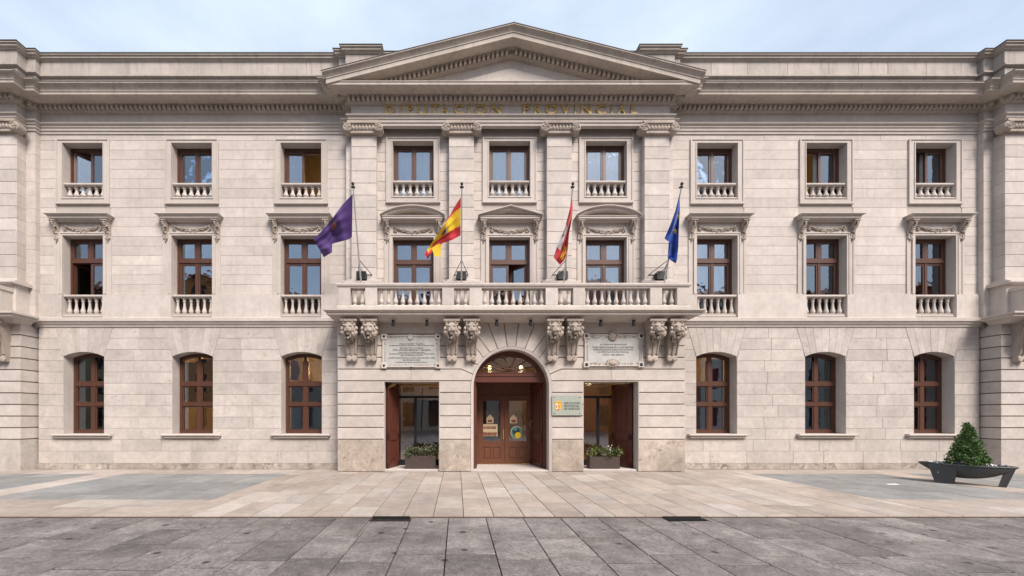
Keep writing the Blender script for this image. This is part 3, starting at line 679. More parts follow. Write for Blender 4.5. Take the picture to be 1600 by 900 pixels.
lh.ball((0, -.40, -.27), (.165, .14, .18), 12, 9)                                    # skull
lh.ball((0, -.52, -.33), (.10, .10, .075), 10, 7); lh.ball((0, -.50, -.43), (.075, .07, .045), 8, 6)   # muzzle and jaw, mouth open between
lh.ball((0, -.585, -.295), (.045, .035, .028), 8, 5)
for s_ in (-1, 1):
    lh.ball((s_ * .07, -.51, -.205), (.05, .04, .03), 8, 5); lh.ball((s_ * .055, -.57, -.35), (.05, .045, .045), 8, 5); lh.ball((s_ * .15, -.42, -.16), (.045, .04, .05), 8, 5)
for i in range(46):                                                                   # mane locks
    a = rl.uniform(-.2, 3.34); rr = rl.uniform(.16, .225)
    x, z = rr * math.cos(a + math.pi) * 1.0, -.30 + rr * math.sin(a + math.pi) * 1.15
    lh.ball((x, rl.uniform(-.46, -.36), z), (rl.uniform(.03, .05), .05, rl.uniform(.045, .075)), 6, 5, jit=.2)
for i in range(16): lh.ball((rl.uniform(-.15, .15), -.40 + rl.uniform(-.03, .03), -.10 + rl.uniform(-.03, .02)), (.04, .05, .04), 6, 5, jit=.2)
for i in range(10): lh.ball((rl.uniform(-.1, .1), -.33 + rl.uniform(-.03, .02), -.58 + rl.uniform(-.06, .06)), (.03, .045, .06), 6, 5, jit=.2)
lhm = lh.mesh('lion_head', 'carve', True)
for d in (-4.74, -4.16, -1.775, -1.2, 1.2, 1.775, 4.16, 4.74):
    c = inst('corbel', cbo, palace, (AX + d, -.515, 4.45)); inst('lion_head', lhm, c, (AX + d, -.515, 4.45))
for s_ in (-1, 1):
    c = inst('corbel', cbo, palace, (AX + s_ * 15.22, -.435, 4.45)); inst('lion_head', lhm, c, (AX + s_ * 15.22, -.435, 4.45))

# ---- window surrounds and hoods
gd = MB(); rg = random.Random(9)
for i in range(64):
    t = i / 63; x = -.5 + t; z = .16 - .15 * (1 - (2 * t - 1) ** 2); th = .022 + .03 * (1 - (2 * t - 1) ** 2)
    for _ in range(2): gd.ball((x + rg.uniform(-.012, .012), -.028 + rg.uniform(-.015, .01), z + rg.uniform(-th, th)), (rg.uniform(.016, .028), .025, rg.uniform(.014, .024)), 6, 4, jit=.2)
for s_ in (-1, 1):
    for i in range(10): gd.ball((s_ * (.52 + rg.uniform(-.03, .04)), -.025, .02 + .018 * i), (.03, .028, .022), 6, 4, jit=.2)
gdm = gd.mesh('garland', 'carve', True)
cs = MB()
pr = [(0, -.55), (-.03, -.56), (-.055, -.52), (-.045, -.46), (-.06, -.40), (-.05, -.33), (-.075, -.25), (-.13, -.17), (-.18, -.08), (-.18, -.02), (0, -.02)]
n = len(pr); cs.add([(-.075, y, z) for y, z in pr] + [(.075, y, z) for y, z in pr], [tuple(range(n)), tuple(range(2 * n - 1, n - 1, -1))] + [(i, n + i, n + (i + 1) % n, (i + 1) % n) for i in range(n)])
cs.box(-.095, .095, -.21, 0, -.03, 0)
for i in range(9): cs.ball((rg.uniform(-.04, .04), -.07 - .0135 * i, -.35 + .034 * i), (.045, .035, .035), 6, 5, jit=.25)
for s_ in (-1, 1): cs.lathe([(.055, -.02), (.055, .09), (.001, .09)], (s_ * .0, -.09, -.09), 10, 'y')
for i in range(4): cs.ball((0, -.045, -.44 - .05 * i), (.035 - .005 * i, .03, .026), 6, 5, jit=.2)
csm = cs.mesh('console', 'carve')
def band(mb, xc, hw, z0, z1, wd, top, yf, steps=((0, 0), (.45, .02))):         # moulded frame round an opening: sides and top
    for t, pr_ in steps:
        mb.box(xc - hw - wd * (1 - t), xc - hw, yf - pr_, yf + .1, z0, z1 + top * (1 - t)); mb.box(xc + hw, xc + hw + wd * (1 - t), yf - pr_, yf + .1, z0, z1 + top * (1 - t))
        mb.box(xc - hw, xc + hw, yf - pr_, yf + .1, z1, z1 + top * (1 - t))
def surround2(xc, yw, z0, z1):
    mb = MB()
    for o_, i_, pr_ in ((.20, .155, .05), (.155, .03, .028), (.03, 0, .045)):
        t = .6 if o_ > .1 else 1
        for s_ in (-1, 1):
            a, b = sorted((xc + s_ * (HW + o_), xc + s_ * (HW + i_))); mb.box(a, b, yw - pr_, yw + .06, z0 - o_ * .8, z1 + o_ * t)
        mb.box(xc - HW - i_, xc + HW + i_, yw - pr_, yw + .06, z1 + i_ * t, z1 + o_ * t); mb.box(xc - HW - i_, xc + HW + i_, yw - pr_, yw + .06, z0 - o_ * .8, z0 - i_ * .8)
    mb.box(xc - HW - .21, xc + HW + .21, yw - .06, yw + .05, z0 - .19, z0 - .161)
    mb.build('window_surround', 'trim', palace)
def hood(xc, yw, zt, kind, ztop_open):
    h = thing('window_hood', (xc, yw, zt), parent=palace)
    mb = MB(); zc = ztop_open
    for o_, i_, pr_ in ((.255, .20, .03), (.20, .07, .015), (.10, .055, .05), (.055, 0, .035)):
        hgt = o_ if o_ < .11 else .11
        for s_ in (-1, 1):
            a, b = sorted((xc + s_ * (HW + o_), xc + s_ * (HW + i_))); mb.box(a, b, yw - pr_, yw + .08, 5.47 if yw == 0 else 4.75, zc + (hgt if o_ < .11 else -.02))
        if o_ < .11: mb.box(xc - HW - i_, xc + HW + i_, yw - pr_, yw + .08, zc + (i_ if i_ < .09 else .09), zc + hgt)
    mb.build('surround', 'trim', h)
    mb = MB(); mb.box(xc - .87, xc + .87, yw - .012, yw + .05, zc + .10, zt - .06); mb.build('hood_frieze', 'ashlar', h)
    inst('garland', gdm, h, (xc, yw - .012, zc + .13), scale=(1.05, 1, 1))
    for s_ in (-1, 1): inst('console', csm, h, (xc + s_ * .80, yw - .01, zt - .15))
    hw, dp = .80, .0
    pth = [(xc - hw, yw + .05), (xc - hw, yw - .10), (xc + hw, yw - .10), (xc + hw, yw + .05)]
    flat = [(-.2, -.17), (.0, -.17), (.02, -.13), (.09, -.115), (.11, -.11), (.11, -.05), (.13, -.045)]
    mb = MB()
    if kind == 'flat': mb.sweep(pth, [(d, zt + z) for d, z in flat + [(.145, -.02), (.175, -.01), (.185, -.01), (.185, .01), (-.2, .03)]])
    else: mb.sweep(pth, [(d, zt + z) for d, z in flat + [(.13, -.03), (-.2, -.02)]])
    recalc(mb.build('hood_cornice', 'trim', h))
    if kind != 'flat':
        k = 17 if kind == 'round' else 3; H, hw2 = .29, .985
        def top(u): return H * (1 - u * u) ** .8 if kind == 'round' else H * (1 - abs(u))
        us = [-1 + 2 * i / (k - 1) for i in range(k)]
        prof = [(-.0, -.11), (-.19, -.11), (-.20, -.095), (-.21, -.095), (-.21, -.04), (-.255, -.02), (-.285, -.015), (-.285, .01), (0, .02)]
        m2 = MB(); vs = []
        for u in us:
            for y, dz in prof: vs.append((xc + u * hw2, yw + y, zt - .03 + max(top(u) + dz, dz * .12) ))
        q = len(prof); fs = [(i * q + j, (i + 1) * q + j, (i + 1) * q + j + 1, i * q + j + 1) for i in range(k - 1) for j in range(q - 1)] + [tuple(range(q)), tuple(range(k * q - 1, (k - 1) * q - 1, -1))]
        m2.add(vs, fs); recalc(m2.build('hood_pediment', 'trim', h))
        m2 = MB(); m2.cprism([(xc - .9, zt - .05), (xc + .9, zt - .05)] + [(xc + .9 * u, zt - .06 + top(u)) for u in us[::-1][1:-1]], yw - .05, yw + .02, .002); m2.build('hood_tympanum', 'weather', h)
for s_ in (-1, 1):
    for w in WX: surround2(AX + s_ * w, 0, 8.46, 10.17); hood(AX + s_ * w, 0, 7.86, 'flat', 7.29)
for i, d in enumerate((-BAY, 0, BAY)): surround2(AX + d, -.12, 8.43, 10.14); hood(AX + d, -.12, 7.78, 'tri' if d == 0 else 'round', 7.18)

# ---- windows
def leaf(win, xh, yw, w, z0, z1, side, ang, tz, mat='wood'):   # one casement; xh hinge x, side +1 opens from its left edge
    st = .072; wd = Matrix.Translation((xh, yw, 0)) @ Matrix.Rotation(ang * side, 4, 'Z')
    def bx(m, a, b, y0, y1, c, d): m.box(side * a, side * b, y0, y1, c, d)
    m = MB(); bx(m, 0, st, -.03, .03, z0, z1); bx(m, w - st, w, -.03, .03, z0, z1); bx(m, st, w - st, -.028, .028, z0, z0 + .10); bx(m, st, w - st, -.028, .028, z1 - .07, z1)
    bars = [z0 + .10, z1 - .07]
    m.build('casement', mat, win, world=wd)
    p = MB(); bx(p, st, w - st, -.006, .006, bars[0], bars[1]); p.build('pane', 'glass', win, world=wd)
def window(xc, yf, z0, z1, floor, openl=0, openr=0, cur=None):
    win = thing('window', (xc, yf, z0), parent=palace)
    fw = .07; f = MB()
    f.box(xc - HW + .004, xc - HW + fw, yf - .05, yf + .06, z0, z1); f.box(xc + HW - fw, xc + HW - .004, yf - .05, yf + .06, z0, z1)
    f.box(xc - HW + fw, xc + HW - fw, yf - .049, yf + .06, z1 - fw - .02, z1 - .004); f.box(xc - HW + fw, xc + HW - fw, yf - .049, yf + .06, z0, z0 + .05)
    zt = z1 - fw - .02; iw = HW - fw
    if floor == 1:
        tz = z1 - .70; f.box(xc - iw, xc + iw, yf - .06, yf + .06, tz - .06, tz + .05)
        f.box(xc - .045, xc + .045, yf - .045, yf + .05, tz + .05, zt)
        for s_ in (-1, 1):
            a, b = sorted((xc + s_ * .045, xc + s_ * iw)); f.box(a, a + .045, yf - .04, yf + .04, tz + .05, zt); f.box(b - .045, b, yf - .04, yf + .04, tz + .05, zt)
            f.box(a + .045, b - .045, yf - .038, yf + .04, tz + .05, tz + .095); f.box(a + .045, b - .045, yf - .038, yf + .04, zt - .045, zt)
            p = MB(); p.box(a + .045, b - .045, yf - .006, yf + .006, tz + .095, zt - .045); p.build('pane', 'glass', win)
        zt = tz - .06
    f.build('frame', 'wood', win)
    leaf(win, xc - iw, yf, iw - .002, z0 + .05, zt, 1, openl, 0); leaf(win, xc + iw, yf, iw - .002, z0 + .05, zt, -1, openr, 0)
    if not openl and not openr:
        p = MB(); p.box(xc - .025, xc + .025, yf - .045, yf - .03, z0 + .05, zt); p.build('meeting_strip', 'wood', win)
    if cur:
        for a, b in cur:
            k = int(abs(b - a) / .03) + 2; m = MB(); vs = []
            for i in range(k):
                x = xc + a + (b - a) * i / (k - 1); y = yf + .16 + .018 * math.sin(i * 1.3)
                vs += [(x, y, z0 + .03), (x, y, z1 - .05)]
            m.add(vs, [(2 * i, 2 * i + 2, 2 * i + 3, 2 * i + 1) for i in range(k - 1)]); m.build('curtain', 'curtain', win, True)
O2 = {-13.295: (.55, 0), -6.488: (0, 1.35), 9.893: (1.3, 0), 13.295: (.25, 0)}
O1 = {-13.295: (1.35, 0), 0: (0, .45)}
C2 = {-9.893: [(.1, .55)], -BAY: [(-.55, .55)], 0: [(-.55, .0), (.1, .55)], BAY: [(-.55, .55)], 6.488: [(-.55, .25)], 9.893: [(0, .3)], 13.295: [(-.1, .2)]}
C1 = {6.488: [(-.55, .35)], 9.893: [(-.0, .25)], 13.295: [(-.55, .2)], BAY: [(-.55, .55)]}
for d in [-w for w in WX[::-1]] + [-BAY, 0, BAY] + WX:
    cen = abs(d) < 4; y2 = .10 if cen else .27
    window(AX + d, y2, 8.435 if cen else 8.465, 10.135 if cen else 10.165, 2, *O2.get(d, (0, 0)), cur=C2.get(d))
    window(AX + d, y2, 4.755 if cen else 4.865, 7.175 if cen else 7.285, 1, *O1.get(d, (0, 0)), cur=C1.get(d))
def window0(xc, yf, z0, backings=()):
    win = thing('window', (xc, yf, z0), parent=palace); h = .145; rad = (HW ** 2 + h ** 2) / (2 * h); cz = 3.66 - rad
    def arc(x): return cz + math.sqrt(rad ** 2 - x ** 2)
    f = MB(); f.box(xc - HW + .003, xc - HW + .08, yf - .05, yf + .06, z0, arc(HW) + .03); f.box(xc + HW - .08, xc + HW - .003, yf - .05, yf + .06, z0, arc(HW) + .03)
    n = 10; xs = [-(HW - .08) + 2 * (HW - .08) * i / n for i in range(n + 1)]
    for a, b in zip(xs, xs[1:]): f.cprism([(xc + a, arc(a) - .11), (xc + b, arc(b) - .11), (xc + b, arc(b) + .01), (xc + a, arc(a) + .01)], yf - .05, yf + .06, .002)
    bars = [z0, z0 + .09, 1.98, 2.08, 2.62, 2.74]
    f.box(xc - .55, xc + .55, yf - .049, yf + .06, bars[0], bars[1]); f.box(xc - .55, xc + .55, yf - .06, yf + .06, bars[2], bars[3]); f.box(xc - .55, xc + .55, yf - .06, yf + .06, bars[4], bars[5])
    f.box(xc - .055, xc + .055, yf - .045, yf + .05, z0 + .09, 3.55); f.build('frame', 'wood', win)
    for za, zb in ((bars[1], bars[2]), (bars[3], bars[4]), (bars[5], 3.42)):
        for s_ in (-1, 1):
            a, b = sorted((xc + s_ * .055, xc + s_ * .555)); c = MB()
            if zb < 3:
                c.box(a, a + .04, yf - .03, yf + .03, za, zb); c.box(b - .04, b, yf - .03, yf + .03, za, zb); c.box(a + .04, b - .04, yf - .028, yf + .03, za, za + .04); c.box(a + .04, b - .04, yf - .028, yf + .03, zb - .04, zb)
                p = MB(); p.box(a + .04, b - .04, yf - .006, yf + .006, za + .04, zb - .04)
            else:
                c.box(a, a + .04, yf - .03, yf + .03, za, zb); c.box(b - .04, b, yf - .03, yf + .03, za, zb); c.box(a + .04, b - .04, yf - .028, yf + .03, za, za + .04)
                xs2 = [a + .04 + (b - a - .08) * i / 5 for i in range(6)]
                p = MB(); p.cprism([(xs2[0], za + .04), (xs2[-1], za + .04)] + [(x, arc(x - xc) - .11) for x in xs2[::-1]], yf - .006, yf + .006, .001)
            c.build('casement', 'wood', win); p.build('pane', 'glass0', win)
    for ba, bb, bc, bd, bm_ in backings:  # frosted blinds, plus panels painted with room darkness and reflections
        p = MB(); p.box(xc + ba, xc + bb, yf + .05, yf + .058, bc, bd); p.build('pane_backing', bm_, win)
M['pane_backing'] = plain('frosted_blind', (.27, .30, .29), .9, 0, .08, 3)
M['glass0'] = glass('ground_floor_glass', .16, (.75, .77, .78))
BL = {-6.5: [(-.5, .5, 1.2, 2.0, 'pane_backing'), (-.5, .5, 2.06, 2.64, 'roomdark')], 6.5: [(-.5, -.06, 1.2, 2.0, 'pane_backing'), (.06, .5, 1.2, 2.0, 'redglint'), (.06, .5, 2.76, 3.5, 'redglint'), (-.5, .5, 2.06, 2.64, 'roomdark')],
      -13.3: [(-.5, .0, 1.2, 2.0, 'pane_backing'), (-.5, 0, 2.72, 2.95, 'redglint')], 9.9: [(.06, .5, 2.76, 3.5, 'redglint'), (-.5, .5, 1.2, 1.98, 'roomdark')], 13.3: [(-.1, .4, 1.2, 2.6, 'greyb'), (.06, .4, 2.76, 3.5, 'redglint'), (-.3, .06, 2.76, 3.5, 'cream')], -9.9: [(-.5, .0, 2.76, 3.4, 'greyb'), (.05, .5, 2.76, 3.5, 'roomdark'), (-.5, .5, 2.06, 2.64, 'roomdark')]}
M['redglint'] = plain('painted_red_glint', (.34, .07, .045), .85, 0, .2, 4); M['greyb'] = plain('grey_backing', (.16, .15, .16), .85, 0, .2, 4)  # red panels paint reflected facades into the panes; grey is a plain panel
for s_ in (-1, 1):
    for w in WX:
        window0(AX + s_ * w, .37, 1.105, BL.get(round(s_ * w, 1), ()))
        sl = MB(); xc = AX + s_ * w; sl.cbox(xc - .92, xc + .92, 1.035, 1.10, -.13, .1, .02); sl.cbox(xc - .86, xc + .86, .965, 1.035, -.09, .1, .03); sl.box(xc - HW, xc + HW, .09, .4, 1.0, 1.102); sl.build('window_sill', 'trim', palace)

# ---- rooms behind the windows
rm = MB(); rm.box(AX - 18.6, AX + 18.6, .56, 8.5, 4.30, 4.42); rm.box(AX - 18.6, AX + 18.6, .56, 8.5, 8.0, 8.12); rm.box(AX - 18.6, AX - 5.1, 3.6, 3.7, 0, 12.4); rm.box(AX + 5.1, AX + 18.6, 3.6, 3.7, 0, 12.4); rm.box(AX - 5.1, AX + 5.1, 3.6, 3.7, 4.42, 12.4)
for d in (-11.6, -8.2, -5.1, 5.1, 8.2, 11.6, 14.9, -14.9): rm.box(AX + d - .05, AX + d + .05, .56, 3.6, -.02, 12.4)
for d in (-1.5, 1.5): rm.box(AX + d - .05, AX + d + .05, .56, 3.6, 4.43, 12.4)
rm.box(AX - 18.6, AX + 18.6, .13, 8.5, -.02, .02); rm.build('room_partition', 'room', palace)
lob = MB(); wall_grid(lob, AX - 5.05, AX + 5.05, .02, 4.30, 5.2, 5.4, [(AX - 3.6, AX - 2.2, .02, 2.4), (AX - .7, AX + .7, .02, 2.6), (AX + 2.2, AX + 3.6, .02, 2.4)])
lob.box(AX - 5.05, AX + 5.05, 7.5, 7.6, 0, 4.3); lob.box(AX - 5.1, AX - 5.0, 3.6, 7.5, 0, 4.3); lob.box(AX + 5.0, AX + 5.1, 3.6, 7.5, 0, 4.3); lob.build('lobby_wall', 'lobby', palace)

# ---- entrance: fanlight, transom, big leaves, inner doors
ent = thing('entrance_door', (AX, -.1, .05), parent=palace)
th_ = MB(); th_.cbox(AX - ARC_R + .08, AX + ARC_R - .08, -.02, .035, -.50, 1.2, .01); th_.build('threshold', 'trim', ent)
f = MB(); YD = -.12; r0, r1 = 1.125, 1.0; zb = 2.99
nn = 24; t0 = math.asin((zb - ARC_Z) / r0)
angs = [t0 + (math.pi - 2 * t0) * i / nn for i in range(nn + 1)]
for a, b in zip(angs, angs[1:]):
    q = lambda r, t: (AX + r * math.cos(t), ARC_Z + r * math.sin(t))
    f.cprism([q(r1, a), q(r0, a), q(r0, b), q(r1, b)], YD - .06, YD + .08, .003)
f.box(AX - 1.125, AX + 1.125, YD - .09, YD + .10, 2.88, 2.99); f.box(AX - 1.125, AX + 1.125, YD - .07, YD + .10, 2.70, 2.88); f.box(AX - 1.125, AX + 1.125, YD - .10, YD + .10, 2.975, 3.0)
f.box(AX - 1.125, AX - 1.04, YD - .05, YD + .08, .035, 2.7); f.box(AX + 1.04, AX + 1.125, YD - .05, YD + .08, .035, 2.7)
for i in range(1, 7):
    t = math.pi * i / 7; f.tube([(AX + .16 * math.cos(t), YD, zb + .14 * math.sin(t) + .0), (AX + .5 * math.cos(t), YD, zb + .33 * math.sin(t)), (AX + .93 * math.cos(t) , YD, zb + .52 * math.sin(t))], .02, 6)
for i in range(7):
    tc_ = math.pi * (i + .5) / 7; pts = [(AX + .86 * math.cos(tc_ + u * .2) , YD - .005, zb + (.47 + .05 * (1 - u * u)) * math.sin(tc_ + u * .2)) for u in (-1, -.6, 0, .6, 1)]; f.tube(pts, .022, 6)
f.tube([(AX + .17 * math.cos(math.pi * i / 8), YD, zb + .13 * math.sin(math.pi * i / 8)) for i in range(9)], .025, 6)
f.build('fanlight_frame', 'portal', ent)
p = MB(); p.cprism([(AX - .9, zb)] + [(AX + .9, zb)] + [(AX + r1 * math.cos(t), ARC_Z + r1 * math.sin(t)) for t in angs if ARC_Z + r1 * math.sin(t) > zb], YD + .02, YD + .03, .001); p.build('fanlight_pane', 'glass2', ent)
def panel_leaf(parent, name, hx, hy, ang, w, z0, z1, side, mat='portal'):
    wd = Matrix.Translation((hx, hy, 0)) @ Matrix.Rotation(ang, 4, 'Z'); m = MB()
    m.box(0, side * w, -.025, .025, z0, z1)
    for a, b, c, d in ((.0, w, z0, z0 + .16), (.0, w, z0 + .85, z0 + 1.05), (.0, w, z1 - .14, z1), (0, .13, z0, z1), (w - .13, w, z0, z1)):
        m.box(side * a, side * b, -.045, .045, c, d)
    for c, d in ((z0 + .26, z0 + .75), (z0 + 1.15, z1 - .24)):
        m.box(side * .21, side * (w - .21), -.04, .04, c, d)
    o = m.build(name, mat, parent, world=wd); return wd
wd = panel_leaf(ent, 'door_leaf', AX + 1.06, -.06, R(-80), 1.02, .04, 2.69, -1)
kn = MB(); kn.tube([(-.9, .06, 1.45), (-.9, .10, 1.47), (-.9, .10, 1.33), (-.9, .06, 1.3)], .014, 6); kn.ball((-.9, .06, 1.5), .03); kn.build('door_handle', 'brass', ent, world=Matrix.Translation((AX + 1.06, -.06, 0)) @ Matrix.Rotation(R(-80), 4, 'Z'))
kn = MB(); kn.tube([(-.9, -.05, 1.45), (-.9, -.10, 1.47), (-.9, -.10, 1.33), (-.9, -.05, 1.3)], .014, 6); kn.ball((-.9, -.055, 1.5), .03); kn.build('door_handle', 'brass', ent, world=Matrix.Translation((AX + 1.06, -.06, 0)) @ Matrix.Rotation(R(-80), 4, 'Z'))
panel_leaf(ent, 'door_leaf', AX - 1.06, -.06, R(86), 1.02, .04, 2.69, 1)
inn = thing('inner_door', (AX, .95, .05), parent=palace); YI = .95
f = MB(); f.box(AX - 1.1, AX - .90, YI - .05, YI + .05, .035, 2.75); f.box(AX + .85, AX + .93, YI - .05, YI + .05, .035, 2.75); f.box(AX + 1.05, AX + 1.12, YI - .05, YI + .05, .035, 2.75)
f.box(AX - 1.1, AX + 1.12, YI - .052, YI + .05, 2.30, 2.36); f.box(AX - 1.1, AX + 1.12, YI - .052, YI + .05, 2.62, 2.76); f.box(AX - 1.1, AX + 1.12, YI - .02, YI + .02, 2.36, 2.62)
for k in range(5): f.box(AX - .85 + .42 * k, AX - .52 + .42 * k, YI - .03, YI + .02, 2.40, 2.58)
f.box(AX - 1.25, AX + 1.25, YI - .6, YI + .1, 2.76, 2.80)
f.build('frame', 'door', inn)
for k, (a, b) in enumerate(((AX - .90, AX - .03), (AX - .03, AX + .85))):
    m = MB(); a += .006; b -= .006
    m.box(a, a + .15, YI - .035, YI + .035, .06, 2.295); m.box(b - .13, b, YI - .035, YI + .035, .06, 2.295); m.box(a + .15, b - .13, YI - .034, YI + .034, 2.17, 2.295); m.box(a + .15, b - .13, YI - .034, YI + .034, .62, .82); m.box(a + .15, b - .13, YI - .034, YI + .034, .06, .2)
    m.box(a + .15, b - .13, YI - .012, YI + .012, .2, .62); mid = (a + .15 + b - .13) / 2
    m.box(mid - .03, mid + .03, YI - .034, YI + .034, .2, .62)
    for c, d in ((a + .18, mid - .06), (mid + .06, b - .16)): m.cbox(c, d, .25, .57, YI - .03, YI, .015)
    m.build('door_leaf', 'door', inn); p = MB(); p.box(a + .15, b - .13, YI - .005, YI + .005, .82, 2.17); p.build('pane', 'glass2', inn)
p = MB(); p.box(AX - .085, AX - .06, YI - .075, YI - .036, .88, 1.22); p.build('push_handle', 'brass', inn)
p = MB(); p.box(AX + .93, AX + 1.05, YI - .005, YI + .005, .06, 2.3); p.build('side_pane', 'glass2', inn)

# ---- side openings
for s_ in (-1, 1):
    xo = AX + s_ * BAY; sh = thing('side_doorway', (xo, 0, .05), parent=palace)
    t_ = MB(); t_.cbox(xo - .818, xo + .818, -.02, .055, -.46, .6, .01); t_.build('threshold', 'trim', sh)
    f = MB(); yg = .55
    f.box(xo - .95, xo + .95, yg - .03, yg + .03, 2.24, 2.32); f.box(xo - .04, xo + .04, yg - .029, yg + .03, .055, 2.24); f.box(xo - .95, xo + .95, yg - .028, yg + .03, .055, .24)
    f.box(xo - .95, xo - .88, yg - .028, yg + .03, .24, 2.8); f.box(xo + .88, xo + .95, yg - .028, yg + .03, .24, 2.8); f.build('frame', 'steel', sh)
    for a, b, c, d in ((-.88, -.04, .24, 2.24), (.04, .88, .24, 2.24), (-.88, .88, 2.32, 2.75)):
        p = MB(); p.box(xo + a, xo + b, yg - .006, yg + .006, c, d); p.build('pane', 'glass2', sh)
    if s_ < 0: panel_leaf(sh, 'door_leaf', xo - .78, -.32, R(72), .74, .06, 2.66, 1)
    else: panel_leaf(sh, 'door_leaf', xo + .79, -.20, R(-61), .74, .06, 2.66, -1)
    c_ = MB(); c_.box(xo - 1, xo + 1, .11, .9, 2.9, 3.0); c_.build('ceiling', 'room', sh)

# ================================================================ THINGS
# ---- gilt lettering on the frieze
ins = thing('inscription', (AX, -.34, 10.8), 'gilt metal capital letters spaced along the frieze under the pediment', 'lettering')
LET = [('D', 45, 105), ('I', 137, 147), ('P', 178, 217), ('U', 243, 303), ('T', 325, 376), ('A', 386, 432), ('C', 463, 525), ('I', 551, 561), ('O', 590, 665), ('N', 690, 755),
       ('P', 886, 930), ('R', 957, 1000), ('O', 1022, 1098), ('V', 1115, 1180), ('I', 1202, 1212), ('N', 1240, 1306), ('C', 1332, 1395), ('I', 1423, 1433), ('A', 1465, 1512), ('L', 1545, 1585)]
for ch, a, b in LET:
    xa, xb = P(590 + a / 3.902, 170, -.37).x, P(590 + b / 3.902, 170, -.37).x
    vs_, fs_, wd_ = text_mesh(ch, .265, xb - xa, .035, .03); m = MB(); m.add(vs_, fs_); m.build('letter', 'brass', ins, world=Matrix.Translation((xa, -.345, 10.822)))
